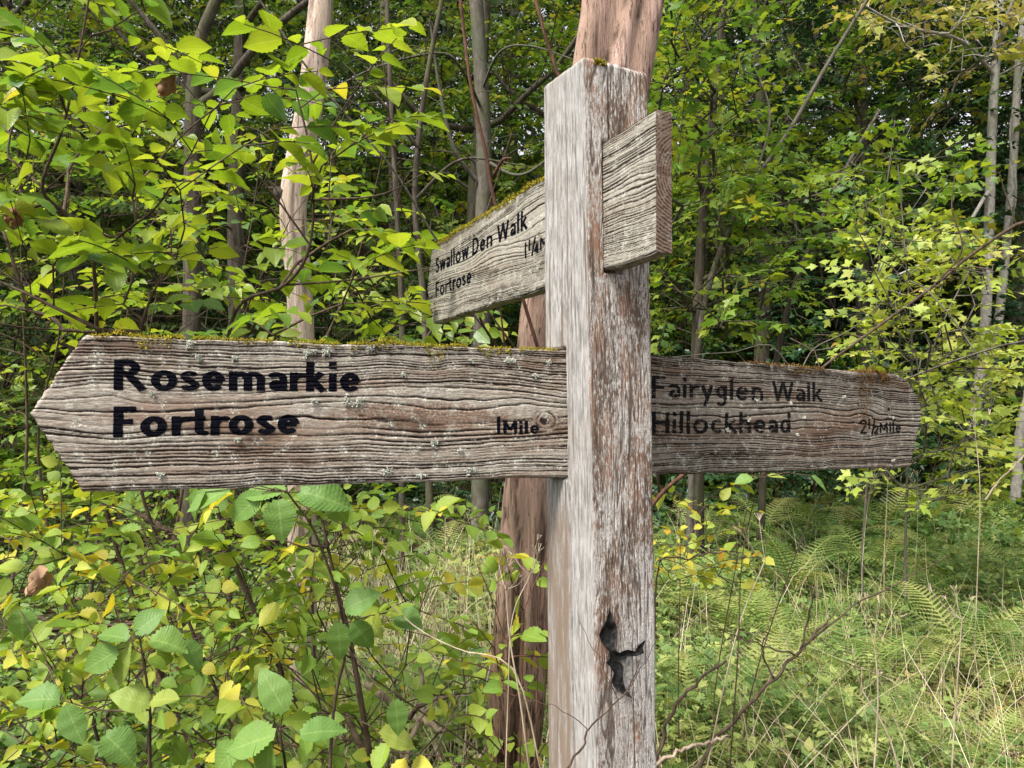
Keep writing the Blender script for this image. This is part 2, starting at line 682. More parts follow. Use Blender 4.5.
def sdf(strokes, w, gx, gy):
    D = np.full(gx.shape, 9.0)
    gy = gy * AN
    for s in strokes:
        s = np.array(s) * [1, AN]
        for i in range(len(s) - 1):
            a, b = s[i], s[i + 1]
            L = np.hypot(*(b - a))
            if L < 1e-9:
                continue
            u = (b - a) / L
            x0, x1 = min(a[0], b[0]) - w, max(a[0], b[0]) + w
            cols = np.where((gx[:, 0] >= x0) & (gx[:, 0] <= x1))[0]
            if not len(cols):
                continue
            sl = slice(cols[0], cols[-1] + 1)
            dx, dy = gx[sl] - a[0], gy[sl] - a[1]
            al = dx * u[0] + dy * u[1]
            pe = np.abs(-dx * u[1] + dy * u[0])
            d = np.maximum(pe - w / 2, np.maximum(-al, al - L))
            D[sl] = np.minimum(D[sl], d)
            if i > 0:
                D[sl] = np.minimum(D[sl], np.hypot(dx, dy) - w / 2)
    return D


def lettering(board, name, strokes, w, mat, parent, wear=0.0, seed=0, x0=None, x1=None, res=0.0006, lift=0.0005):
    """strokes in board metres; w stroke width in metres -> a thin skin of paint lying on the relief"""
    allp = np.concatenate([np.array(s) for s in strokes])
    lo, hi = allp.min(0) - w, allp.max(0) + w
    nx, ny = int((hi[0] - lo[0]) / res) + 2, int((hi[1] - lo[1]) / res) + 2
    gx, gy = np.meshgrid(lo[0] + np.arange(nx) * res, lo[1] + np.arange(ny) * res, indexing='ij')
    D = sdf(strokes, w, gx, gy)
    gr, hg = board.wood.relief(gx, gy)
    n1 = fbm(gx * 90, gy * 160, seed + 50)
    n2 = vnoise(gx * 500, gy * 900, seed + 51)
    D = D + 0.0005 * n1 + 0.00035 * n2
    if wear > 0:
        chip = wear * (0.0022 * n1 + 0.0016 * n2 - 0.0034 * (gr - 0.25)) - 0.0010 * (1.22 - wear)
        D = np.maximum(D, np.minimum(chip, 0.002))
    # marching squares
    V, F = [], []
    key = {}
    hgt = hg + lift

    def vid(k, s, t, n):
        if k not in key:
            key[k] = len(V)
            V.append((s, t, n))
        return key[k]
    ins = D < 0
    cells = np.argwhere(ins[:-1, :-1] | ins[1:, :-1] | ins[1:, 1:] | ins[:-1, 1:])
    for i, j in cells:
        cs = [(i, j), (i + 1, j), (i + 1, j + 1), (i, j + 1)]
        poly = []
        for a in range(4):
            p, q = cs[a], cs[(a + 1) % 4]
            if ins[p]:
                poly.append(vid(p, gx[p], gy[p], hgt[p]))
            if ins[p] != ins[q]:
                k = (min(p, q), max(p, q))
                f = D[k[0]] / (D[k[0]] - D[k[1]])
                lerp = lambda M: M[k[0]] * (1 - f) + M[k[1]] * f
                poly.append(vid(k, lerp(gx), lerp(gy), lerp(hgt)))
        if len(poly) >= 3:
            F.append(poly)
    V = np.array(V)
    W = board.pt(V[:, 0], V[:, 1], V[:, 2])
    by = {}
    for f in F:
        by.setdefault(len(f), []).append(f)
    return build(name, W, [np.array(x) for x in by.values()], mat, parent,
                 {"gr": np.stack([V[:, 2], V[:, 0], V[:, 1]], -1)})


def text_line(board, name, text, pa, pb, top, w, mat, parent, wear=0.0, gap=0.13, seed=0):
    """text whose baseline runs from pixel pa to pixel pb; top = pixel of the cap top at the start"""
    a, b, c = board.pix(*pa), board.pix(*pb), board.pix(*top)
    sy = c[1] - a[1]
    _, adv = place(text, w, gap)
    sx = (b[0] - a[0]) / adv
    sl = (b[1] - a[1]) / (b[0] - a[0])
    x0 = 0.0
    for k, word in enumerate(text.split(' ')):
        strokes, wa = place(word, w, gap)
        st = [[((x + x0) * sx + a[0], y * sy + a[1] + sl * (x + x0) * sx) for x, y in s] for s in strokes]
        lettering(board, name, st, w * (abs(sx) + sy) / 2, mat, parent, wear, seed + k)
        x0 += wa + gap + 0.36


def distance_line(board, name, parts, pa, pb, top, w, mat, parent, wear=0.0, seed=0):
    """parts: (text, scale, raise) runs set one after another"""
    strokes, x = [], 0.0
    for text, sc, up in parts:
        if text == '/':
            strokes.append([(x + 0.0, -.08), (x + .26, 1.04)])
            x += .20
            continue
        st, adv = place(text, w / sc, .16)
        strokes += xf(st, sc, sc, x, up)
        x += adv * sc + .12
    a, b, c = board.pix(*pa), board.pix(*pb), board.pix(*top)
    sy = c[1] - a[1]
    sx = (b[0] - a[0]) / (x - .12)
    sl = (b[1] - a[1]) / (b[0] - a[0])
    st = [[(q * sx + a[0], y * sy + a[1] + sl * q * sx) for q, y in s] for s in strokes]
    return lettering(board, name, st, w * (abs(sx) + sy) / 2, mat, parent, wear, seed, res=0.0005)


# ---------------------------------------------------------------- the post
SIGN = thing("signpost", (0, 0, 0), "weathered wooden fingerpost carrying three pointed direction boards", "signpost")

Z0, Z1 = 1.16, 2.058           # heights where the post was measured
C0, C1 = np.array([0.1041, 0.9839]), np.array([0.0915, 0.9839])   # its near corner there
AL0, AL1 = radians(57.2), radians(61.8)
PW = 0.1035


def post_frame(z):
    k = (np.asarray(z, float) - Z0) / (Z1 - Z0)
    c = C0 + (C1 - C0) * k[..., None]
    al = AL0 + (AL1 - AL0) * k
    L = np.stack([-np.cos(al), np.sin(al)], -1)
    Rr = np.stack([np.sin(al), np.cos(al)], -1)
    return c, L, Rr


def post_pt(u, z, off=0.0):
    """u metres round the section: 0 near corner, + along right face, - along left face"""
    u, z = np.broadcast_arrays(np.asarray(u, float), np.asarray(z, float))
    c, L, Rr = post_frame(z)
    s = PW
    ur = np.clip(u, 0, s)[..., None]
    ul = np.clip(-u, 0, s)[..., None]
    ub = np.clip(u - s, 0, s)[..., None]       # back-right face
    vb = np.clip(-u - s, 0, s)[..., None]      # back-left face
    xy = c + Rr * ur + L * ul + L * ub + Rr * vb
    cen = c + (Rr + L) * s / 2
    # chamfer: pull corners in
    d = xy - cen
    m = np.maximum(np.abs((d * Rr).sum(-1)), np.abs((d * L).sum(-1)))
    corner = np.abs((d * Rr).sum(-1)) + np.abs((d * L).sum(-1))
    pull = np.clip(corner - (s - 0.004), 0, 1) * 0.40
    nrm = unit(d)
    xy = xy - nrm * pull[..., None] + nrm * np.asarray(off)[..., None]
    return np.concatenate([xy, z[..., None]], -1)


ZB_L = (P(565, 350, 1.031)[2] + P(565, 477, 1.031)[2]) / 2
ZB_S = P(605, 141, 1.005)[2] - 0.083


def post_relief(u, z):
    gf = np.abs(fbm(u * 160 + 3 * vnoise(z * 5, u * 20, 70), z * 7, 71, 3))
    lines = sstep(0.16, 0.02, gf)
    fine = np.clip(vnoise(u * 900, z * 22, 72), 0, 1)
    flake = sstep(-0.05, 0.25, fbm(u * 70, z * 16, 73, 4))
    right = sstep(-0.004, 0.006, u)
    gr = np.clip(lines * (0.45 + 0.4 * right) + 0.3 * fine, 0, 1)
    hg = -0.0009 * gr + 0.0007 * flake * right + 0.001 * fbm(u * 14, z * 4, 74)
    # long drying splits
    for (ua, ub, zc) in ((-0.0965, -0.0535, ZB_L), (0.0290, 0.0565, ZB_S)):      # mortises cut for the boards
        du = np.maximum(ua - u, u - ub)
        dz = np.abs(z - zc) - 0.0845
        dd = np.maximum(du, dz)
        k = sstep(0.0035, 0.0012, dd + 0.0009 * vnoise(u * 300, z * 120, 83))
        hg = hg - 0.005 * k
        gr = np.maximum(gr, k)
    for (us, za, zb, dep) in ((-0.0475, 0.2, 2.06, 0.004), (0.0385, 1.90, 2.06, 0.005), (-0.071, 1.75, 1.95, 0.002), (0.063, 1.1, 1.32, .002)):
        k = np.exp(-((u - us - 0.0016 * vnoise(z * 14, z * 0, 75)) / 0.0013) ** 2) * sstep(za - .01, za + .03, z) * sstep(zb + .01, zb - .03, z)
        hg = hg - dep * k
        gr = np.maximum(gr, k)
    return gr, hg, flake


def make_post():
    m, nt, out = new_mat("post_timber")
    g = N(nt)
    vec, gr, u, z = g.attr("gr")
    cb = g.node("ShaderNodeCombineXYZ")
    g.link(u, cb.inputs[0])
    g.link(z, cb.inputs[1])
    uz = cb.outputs[0]
    st = g.scalev(uz, (1, 0.10, 1))
    streak = g.noise(st, 95.0, 5.0, 0.65)
    streak2 = g.noise(g.scalev(uz, (1, 0.20, 1)), 420.0, 5.0, 0.72)
    patch = g.noise(g.scalev(uz, (1, 0.35, 1)), 17.0, 4.0, 0.6)
    speck = g.noise(g.scalev(uz, (1, .5, 1)), 600.0, 4.0, 0.7)
    finer = g.noise(g.scalev(uz, (1, 0.11, 1)), 270.0, 5.0, 0.72)
    pale = g.mix(g.ss(0.36, 0.64, finer), (0.15, 0.138, 0.128), (0.37, 0.36, 0.352))
    pale = g.mix(g.math('MULTIPLY', g.ss(0.42, 0.62, streak), 0.4), pale, (0.34, 0.332, 0.328))
    pale = g.mix(g.math('MULTIPLY', g.ss(0.52, 0.68, patch), 0.6), pale, (0.27, 0.24, 0.215))
    crk = g.noise(g.scalev(uz, (1, 0.025, 1)), 150.0, 3.0, 0.6)
    pale = g.mix(g.math('MULTIPLY', g.ss(0.585, 0.635, crk), 0.85), pale, (0.10, 0.08, 0.065))
    pale = g.mix(g.math('MULTIPLY', g.ss(0.55, 0.68, g.noise(g.scalev(uz, (1, .3, 1)), 24.0, 5.0, .7)), 0.55), pale, (0.20, 0.165, 0.135))
    warm = g.noise(g.scalev(uz, (1, 0.25, 1)), 30.0, 3.0)
    brown = g.mix(g.ss(0.4, 0.65, warm), (0.125, 0.085, 0.062), (0.27, 0.155, 0.105))
    greyf = g.mix(g.ss(0.35, 0.65, speck), (0.30, 0.275, 0.255), (0.60, 0.575, 0.55))
    # right face: brown wood showing between pale flakes, browner towards the top
    bfac = g.math('ADD', g.math('MULTIPLY', streak2, 0.75), g.math('MULTIPLY', patch, 0.55))
    bfac = g.math('ADD', bfac, g.math('MULTIPLY', g.ss(1.0, 1.75, z), 0.04))
    bmask = g.ss(0.630, 0.735, bfac)
    right = g.mix(bmask, greyf, brown)
    edge = g.math('ADD', u, g.math('MULTIPLY', g.math('SUBTRACT', streak, 0.5), 0.03))
    isr = g.ss(-0.004, 0.008, edge)
    col = g.mix(isr, pale, right)
    # dull brown weathering on the outer strip of the left face below the board
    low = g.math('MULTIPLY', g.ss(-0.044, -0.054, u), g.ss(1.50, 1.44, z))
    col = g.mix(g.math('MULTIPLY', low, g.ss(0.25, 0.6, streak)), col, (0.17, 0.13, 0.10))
    gm = g.math('ADD', gr, g.math('MULTIPLY', g.math('SUBTRACT', speck, 0.5), 0.5))
    col = g.mix(g.math('MULTIPLY', g.ss(0.45, 0.95, gm), 0.85), col, (0.085, 0.062, 0.05))
    hh = g.math('ADD', g.math('ADD', streak2, finer), g.math('MULTIPLY', speck, 0.6))
    b = g.bsdf(col, 0.9, 0.15, g.bump(hh, 0.55, 0.0016))
    g.link(b, out.inputs[0])

    zz = np.concatenate([np.linspace(-0.1, 1.0, 40), np.arange(1.004, Z1 - 0.0005, 0.0024), [Z1]])
    us = np.arange(-2 * PW, 2 * PW, 0.0011)
    U, Z = np.meshgrid(us, zz, indexing='ij')
    gr, hg, fl = post_relief(U, Z)
    topw = 0.0012 * fbm(us * 45, us * 0 + 2, 80)
    Zt = np.where(Z > Z1 - 0.03, Z + topw[:, None] * sstep(Z1 - .03, Z1, Z), Z)
    hg = hg - 0.004 * sstep(Z1 - 0.006, Z1, Z) ** 2
    V = post_pt(U, Zt, hg).reshape(-1, 3)
    A = np.stack([gr, U, Z], -1).reshape(-1, 3)
    nu, nz = len(us), len(zz)
    idx = np.arange(nu * nz).reshape(nu, nz)
    nx = np.roll(idx, -1, axis=0)
    F = np.stack([idx[:, :-1], nx[:, :-1], nx[:, 1:], idx[:, 1:]], -1).reshape(-1, 4)
    top = idx[:, -1]
    cen = V[top].mean(0) + [0, 0, 0.002]
    V = np.vstack([V, cen])
    A = np.vstack([A, [0.4, 0, Z1]])
    T = np.stack([top, np.roll(top, -1), np.full(nu, len(V) - 1)], -1)
    return build("post", V, [F, T], m, SIGN, {"gr": A})


POST = make_post()


def zdir(Pa, Pb):
    s = unit(Pb - Pa)
    up = np.array([0, 0, 1.0])
    t = unit(up - s * (up @ s))
    return s, t


MOSSG = leaf_mat("moss_green", [(0.0, (0.16, 0.13, 0.02)), (0.5, (0.30, 0.26, 0.03)), (1.0, (0.42, 0.36, 0.05))], 0.3, False, 0.8, 0.1, blotch=0.35)
MOSSB = leaf_mat("moss_brown", [(0.0, (0.06, 0.035, 0.012)), (0.5, (0.16, 0.085, 0.03)), (1.0, (0.20, 0.13, 0.04))], 0.2, False, 0.9, 0.1)
LICH = leaf_mat("lichen_pale", [(0.0, (0.50, 0.52, 0.46)), (1.0, (0.72, 0.74, 0.68))], 0.2, False, 0.9, 0.1, tcol=(1, 1, .9))
PAINT = flat_mat("black_letter_paint", (0.0045, 0.0045, 0.008), 0.8, 0.02, 0.4, 300)
PAINTW = flat_mat("worn_letter_paint", (0.013, 0.012, 0.013), 0.9, 0.02, 0.5, 300)


def moss(board_pts, normals, size, mat, name, parent, rng, up=0.5):
    """tufts of tiny pointed leaves at given points"""
    n = len(board_pts)
    ax = unit(normals + rng.normal(0, 0.55, (n, 3)) + np.array([0, 0, up]))
    sd = unit(np.cross(ax, rng.normal(0, 1, (n, 3))))
    L = size * rng.uniform(0.5, 1.4, n)[:, None]
    w = L * 0.22
    nn = np.cross(ax, sd)
    a = board_pts - sd * w
    b = board_pts + sd * w
    c = board_pts + ax * L * 0.6 + sd * w * 0.8 + nn * L * 0.1
    d = board_pts + ax * L * 0.6 - sd * w * 0.8 + nn * L * 0.1
    e = board_pts + ax * L + nn * L * 0.3
    V = np.stack([a, b, c, d, e], 1).reshape(-1, 3)
    i = np.arange(n)[:, None] * 5
    Q = i + np.array([[0, 1, 2, 3]])
    T = i + np.array([[3, 2, 4]])
    r = np.repeat(rng.uniform(0, 1, n), 5)
    lf = np.stack([np.zeros(n * 5), np.zeros(n * 5), r], -1)
    return build(name, V, [Q, T], mat, parent, {"lf": lf}, smooth=False)


def moss_top(board, spans, mat, name, rng, parent, size=0.0028, dens=26000, front=0.006):
    """moss cushions along the top edge, one object each; spans = (s0,s1,thickness,hang)"""
    for (a, b, th, hang) in spans:
        n = int(dens * (b - a) * (0.02 + hang)) * 8
        s = rng.uniform(a, b, n)
        lump = np.clip(0.45 + 0.9 * vnoise(s * 70, s * 0, 91) + 0.5 * vnoise(s * 210, s * 0, 92), 0.22, 2)
        prof = th * lump * sstep(a, a + .012, s) * sstep(b, b - .012, s)
        q = rng.uniform(0, 1, n)
        onface = rng.uniform(0, 1, n) < 0.55
        nd = np.where(onface, rng.uniform(0, 1, n) * 0.003 * lump, -rng.uniform(0, 1, n) ** 1.5 * board.thick)
        hg = hang * np.clip(0.35 + 1.1 * vnoise(s * 45, s * 0 + 5, 93) + 0.5 * vnoise(s * 160, s * 0 + 5, 94), 0.02, 1.6)
        td = board.h / 2 + np.where(onface, prof * .4 - q ** 1.5 * (hg + 0.002), prof * rng.uniform(0.0, 1, n))
        keep = prof > th * 0.12
        s, td, nd, onf = s[keep], td[keep], nd[keep], onface[keep]
        pts = board.pt(s, td, nd)
        nr = np.where(onf[:, None], board.Nn * 0.9 + board.T * 0.1, board.T * 1.0 + board.Nn * 0.3)
        moss(pts, nr, size, mat, name, parent, rng, up=0.2)


def lichens(board, spots, name, parent, rng):
    pts, nr = [], []
    for (s, t, r) in spots:
        arms = rng.integers(3, 6)
        for k in range(arms):
            a = rng.uniform(0, 2 * pi)
            n = 9
            bend = rng.normal(0, 1.2)
            l = np.linspace(0, 1, n) * r
            aa = a + bend * np.linspace(0, 1, n)
            for rep in range(3):
                pts.append(board.pt(s + np.cumsum(np.cos(aa)) * r / n, t + np.cumsum(np.sin(aa)) * r / n * .8, 0.0006))
                nr.append(np.tile(board.Nn, (n, 1)))
    pts = np.concatenate(pts)
    nr = np.concatenate(nr)
    return moss(pts + rng.normal(0, 0.0004, pts.shape), nr, 0.0022, LICH, name, parent, rng, up=0)


rngs = np.random.default_rng(5)
# --- left board (points left, comes a little towards the camera)
a = P(565, 413.5, 1.031)
b = P(83, 413.5, 0.8346)
sL, tL = zdir(a, b)
sL[2] = 0
sL = unit(sL)
tL = np.array([0, 0, 1.0])
nL = unit(np.cross(tL, sL)) * 1.0
if nL[1] > 0:
    nL = -nL
kn = Wood(3, 0.168, -0.006, [(0.028, -0.010, 0.035, 0.034, -0.10, 0.0165), (0.055, 0.0, 0.05, 0.03, 0.5, 0), (0.16, 0.012, 0.10, 0.045, 0.62, 0),
                           (0.30, -0.002, 0.13, 0.030, 0.50, 0), (0.19, 0.068, 0.03, 0.03, 0.5, 0), (0.54, 0.006, 0.05, 0.03, 0.6, 0)],
          dens=(105, 1350))
kn.depth = 0.0013
oL = np.array([a[0], a[1], (P(565, 350, 1.031)[2] + P(565, 477, 1.031)[2]) / 2])
BL = Board(oL, sL, tL, nL, -0.035, [], 0.1685, 0.034, kn)
e1, e2, e3 = BL.pix(83, 492), BL.pix(30, 413), BL.pix(83, 335)
BL.ends = [(e1[0], -0.0845), (e2[0], e2[1]), (e3[0], 0.0845)]
mL = wood_board_mat("left_board_wood", (0.42, 0.382, 0.335), (0.18, 0.148, 0.118), (0.020, 0.013, 0.009), (0.20, 0.132, 0.095), 0.9, 0.8, 0.5, (0.19, -0.004, 0.13, 0.020))
obL = BL.mesh("finger_board", mL, SIGN, 0.0010)
obL["label"] = "grey pointed board lettered Rosemarkie and Fortrose, 1 Mile"
text_line(BL, "lettering", "Rosemarkie", (113.5, 390), (360.5, 391.5), (113.5, 359.5), 0.275, PAINT, obL, 0.30, 0.11, 1)
text_line(BL, "lettering", "Fortrose", (113, 437.3), (299, 433.5), (113, 406.5), 0.285, PAINT, obL, 0.16, 0.13, 2)
distance_line(BL, "lettering", [("1", 1.0, 0), ("Mile", 0.74, 0)], (496.5, 433.5), (539.5, 433.5), (496.5, 416.5), 0.185, PAINT, obL, 0.0, 3)
moss_top(BL, [(0.46, 0.565, 0.0085, 0.009), (0.36, 0.46, 0.004, 0.003), (0.29, 0.36, 0.003, 0.003), (0.13, 0.285, 0.007, 0.016), (0.07, 0.13, 0.004, 0.008), (0.002, 0.07, 0.008, 0.004)],
         MOSSG, "moss", rngs, obL)
n1 = 12
sp = [(rngs.uniform(0.02, 0.52), rngs.uniform(-0.075, 0.075), rngs.uniform(0.003, 0.007)) for _ in range(n1)]
for (x, y, r) in ((310, 352, .008), (326, 352, .006), (347, 398, .010), (358, 401, .008), (510, 361, .007), (370, 348, .006), (435, 443, .006), (200, 357, .005), (190, 344, .005), (387, 471, .007), (471, 470, .007)):
    s_, t_ = BL.pix(x, y)
    sp += [(s_, t_, r), (s_ + .002, t_ - .002, r)]
lichens(BL, sp, "lichen", obL, rngs)

# --- right board (points right, goes away)
a = P(648, 414.5, 1.083)
b = P(908, 421.5, 1.424)
sR = unit(b - a)
tR = unit(np.array([0, 0, 1.0]) - sR * sR[2])
nR = unit(np.cross(sR, tR))
if nR[1] > 0:
    nR = -nR
kr = Wood(23, 0.168, -0.002, [(0.545, 0.012, 0.035, 0.03, 0.35, 0), (0.575, 0.020, 0.022, 0.022, -0.3, 0.011), (0.50, -0.006, 0.04, 0.03, 0.7, 0), (0.16, 0.004, 0.14, 0.03, 0.5, 0),
                              (0.36, -0.008, 0.10, 0.035, 0.5, 0)], dens=(120, 1500))
kr.depth = 0.0013
BR = Board(a, sR, tR, nR, -0.055, [], 0.1680, 0.034, kr)
e1, e2, e25, e3, e35 = BR.pix(911, 467), BR.pix(923, 413), BR.pix(920, 400), BR.pix(908, 372), BR.pix(900, 364)
BR.ends = [(e1[0], -0.084), (e2[0], e2[1]), (e25[0], e25[1]), (e3[0], 0.074), (e35[0], 0.084)]
mR = wood_board_mat("right_board_wood", (0.30, 0.268, 0.232), (0.125, 0.10, 0.078), (0.016, 0.011, 0.008), (0.165, 0.105, 0.073), 0.9, 0.7, 0.3)
obR = BR.mesh("finger_board", mR, SIGN, 0.0010)
obR["label"] = "darker pointed board lettered Fairyglen Walk and Hillockhead, 2 1/2 Mile"
text_line(BR, "lettering", "Fairyglen Walk", (651.5, 398), (822.5, 401.5), (651.5, 376), 0.20, PAINTW, obR, 0.52, 0.13, 11)
text_line(BR, "lettering", "Hillockhead", (651.5, 433.5), (790.5, 432.5), (651.5, 411.5), 0.21, PAINTW, obR, 0.44, 0.13, 12)
distance_line(BR, "lettering", [("2", 1.0, 0), ("1", 0.7, 0.34), ("/", 1, 0), ("2", 0.62, -0.06), ("Mile", 0.72, 0.03)], (860, 434), (901, 432.5), (860, 419.5), 0.17, PAINTW, obR, 0.22, 13)
moss_top(BR, [(0.20, 0.30, 0.003, 0.004), (0.30, 0.40, 0.004, 0.010), (0.475, 0.575, 0.007, 0.075)], MOSSB, "moss", rngs, obR, 0.0026, 30000)
sp = [(rngs.uniform(0.02, 0.6), rngs.uniform(-0.08, 0.08), rngs.uniform(0.002, 0.005)) for _ in range(9)]
lichens(BR, sp, "lichen", obR, rngs)

# --- high board (points away to the left, its butt end sticks out towards the camera)
dS = unit(np.array([-0.4, 0.9165, 0.0]))
tS = np.array([0, 0, 1.0])
nS = np.array([-0.9165, -0.4, 0.0])
x0, d0 = 0.1198, 1.005
top0 = P(605, 141, d0)
oS = np.array([top0[0], top0[1], top0[2] - 0.083])
ks = Wood(47, 0.166, 0.020, [(0.19, 0.015, 0.12, 0.05, 0.75, 0), (0.40, 0.0, 0.08, 0.04, 0.5, 0), (-0.07, 0.01, 0.03, 0.02, 0.4, 0)], dens=(170, 1500), flow=0.010)
ks.depth = 0.0010
dS = unit(dS + np.array([0, 0, 0.008]))
tS = unit(np.array([0, 0, 1.0]) - dS * dS[2])
# the board runs from the butt end (s negative) to the tip
BS = Board(oS, dS, tS, nS, -0.1135, [], 0.166, 0.0225, ks)
e1, e2, e3 = BS.pix(433, 326), BS.pix(427, 290), BS.pix(432, 248)
BS.ends = [(e1[0], -0.083), (e2[0], e2[1]), (e3[0], 0.083)]
mS = wood_board_mat("high_board_wood", (0.36, 0.34, 0.295), (0.20, 0.18, 0.147), (0.026, 0.019, 0.014), (0.19, 0.14, 0.10), 0.4, 0.7, 0.2)
mE = wood_board_mat("end_grain_wood", (0.20, 0.145, 0.11), (0.125, 0.085, 0.064), (0.040, 0.024, 0.018), (0.16, 0.088, 0.062), 0.6, 0.5, 0.1)
obS = BS.mesh("finger_board", mS, SIGN, 0.0010, mE)
obS["label"] = "pale pointed board lettered Swallow Den Walk and Fortrose, set highest on the post"
text_line(BS, "lettering", "Swallow Den Walk", (435.5, 273.5), (527.5, 228.5), (435.5, 259), 0.23, PAINT, obS, 0.12, 0.14, 21)
text_line(BS, "lettering", "Fortrose", (435.5, 297), (471.5, 282.5), (435.5, 283), 0.23, PAINT, obS, 0.1, 0.14, 22)
distance_line(BS, "lettering", [("1", 1.0, 0), ("1", 0.7, 0.34), ("/", 1, 0), ("4", 0.62, -0.06), ("Mile", 0.72, 0.03)], (524.5, 258.5), (565, 238), (524.5, 243), 0.17, PAINT, obS, 0.2, 23)
sfar = e3[0]
moss_top(BS, [(0.12, 0.28, 0.006, 0.003), (0.28, 0.42, 0.006, 0.006), (0.42, 0.52, 0.004, 0.004), (0.52, sfar - .03, 0.005, 0.006)], MOSSG, "moss", rngs, obS, 0.0035)

# torn black patch on the right face of the post
pts = [(385, 356), (388, 380), (399, 398), (404, 430), (397, 448), (396, 466), (412, 470), (430, 462), (445, 465), (455, 452), (475, 438), (468, 458), (470, 470), (452, 478), (428, 480), (420, 488), (408, 492), (418, 506), (414, 540), (422, 560), (440, 588), (420, 576),
       (406, 568), (394, 556), (389, 545), (394, 520), (384, 504), (372, 494), (380, 482), (385, 468), (370, 450), (362, 440), (358, 424), (360, 404), (374, 388)]
pp = []
for x, y in pts:
    px, py = 460 + x / 2.579, 470 + y / 2.577
    d = ray(px, py)
    c, Lf, Rr = post_frame(np.array(1.3))
    nn = np.array([Rr[1], -Rr[0], 0])
    c3 = np.array([c[0], c[1], 0])
    k = ((c3 - CAM) @ nn) / (d @ nn)
    q = CAM + k * d
    pp.append(q + nn * (0.0016 + 0.0050 * RNG.uniform(0, 1) ** 2))
pp = np.array(pp)
cen = np.array([pp[i] for i in (3, 10, 19)]).mean(0)
nvt = len(pp)
import mathutils
tris = mathutils.geometry.tessellate_polygon([[mathutils.Vector((p[0], p[1], p[2])) for p in pp]])
Fk = np.array([t for t in tris])
back = pp - nn * 0.0012
Vp = np.vstack([pp, back])
side = np.stack([np.arange(nvt), (np.arange(nvt) + 1) % nvt, (np.arange(nvt) + 1) % nvt + nvt, np.arange(nvt) + nvt], -1)
build("torn_sticker", Vp, [Fk, Fk[:, ::-1] + nvt, side], flat_mat("black_tar", (0.022, 0.021, 0.021), 0.75, 0.2, 0.9, 120), SIGN, smooth=False)["label"] = "torn black scrap stuck low on the post"
# speck of moss on the post top
qs = post_pt(RNG.uniform(0.018, 0.034, 220), np.full(220, Z1 - 0.002) - RNG.uniform(0, .006, 220), 0.001)
moss(qs, np.tile([0, -0.4, 0.6], (220, 1)), 0.004, MOSSG, "moss", SIGN, rngs)

# ================================================================== TERRAIN
def gz(x, y):
    x, y = np.broadcast_arrays(np.asarray(x, float), np.asarray(y, float))
    z = 0.10 * fbm(x * 0.35, y * 0.35, 101) + 0.03 * fbm(x * 1.7, y * 1.7, 102)
    r = np.clip(y - 11.0 + 0.12 * np.abs(x), 0, None)
    z = z + 20.0 * (1 - np.exp(-(r / 24.0) ** 1.15))
    z = z + 0.5 * fbm(x * 0.09, y * 0.09, 103) * sstep(4, 14, y)
    return z


def make_ground():
    m, nt, out = new_mat("forest_soil")
    g = N(nt)
    ob = g.coord()
    n1 = g.noise(ob, 2.2, 6.0, 0.65)
    n2 = g.noise(ob, 34.0, 5.0, 0.7)
    n3 = g.vor(ob, 26.0)
    c = g.mix(g.ss(0.35, 0.65, n1), (0.040, 0.030, 0.018), (0.085, 0.062, 0.036))
    c = g.mix(g.ss(0.50, 0.66, n2), c, (0.15, 0.095, 0.055))
    c = g.mix(g.math('MULTIPLY', g.ss(0.45, 0.6, g.noise(ob, 1.1, 4.0)), 0.7), c, (0.035, 0.055, 0.016))
    b = g.bsdf(c, 0.95, 0.1, g.bump(g.math('ADD', n2, n3), 0.8, 0.05))
    g.link(b, out.inputs[0])
    ax = np.concatenate([[-400, -200, -100, -60], np.linspace(-36, 36, 181), [60, 100, 200, 400]])
    ay = np.concatenate([[-300, -120, -50, -20], np.linspace(-8, 60, 171), [80, 120, 200, 400]])
    X, Y = np.meshgrid(ax, ay, indexing='ij')
    Z = gz(X, Y)
    idx = np.arange(X.size).reshape(X.shape)
    F = np.stack([idx[:-1, :-1], idx[1:, :-1], idx[1:, 1:], idx[:-1, 1:]], -1).reshape(-1, 4)
    o = build("ground", np.stack([X, Y, Z], -1).reshape(-1, 3), [F], m)
    tag(o, kind="structure")


make_ground()

# ================================================================== LEAVES
def tpl_elm(n=9, fold=0.22, droop=0.14, teeth=0.035, wmax=0.36, twist=0.0):
    u = np.linspace(0, 1, n + 1)
    w = wmax * np.sin(pi * u ** 0.85) ** 0.72 * (1 - 0.25 * u ** 4)
    w[0] = 0.0
    w[-1] = 0.0
    w = w + teeth * ((np.arange(n + 1) % 2) * 2 - 1) * (w > 0)
    rows, uv = [], []
    for i in range(n + 1):
        for sx in (-1, 0, 1):
            x = sx * max(w[i], 0.004)
            yy = u[i] - (0.05 if sx and i % 2 else 0) * (0 < i < n)
            z = abs(x) * fold * 2 - droop * u[i] ** 2 - 0.02 * abs(x) * cos(u[i] * 21) + twist * x * u[i]
            rows.append((x, yy, z))
            uv.append((u[i], sx * 1.0))
    V = np.array(rows)
    F = []
    for i in range(n):
        a = i * 3
        F += [(a, a + 1, a + 4, a + 3), (a + 1, a + 2, a + 5, a + 4)]
    return V, np.array(F), np.array(uv)


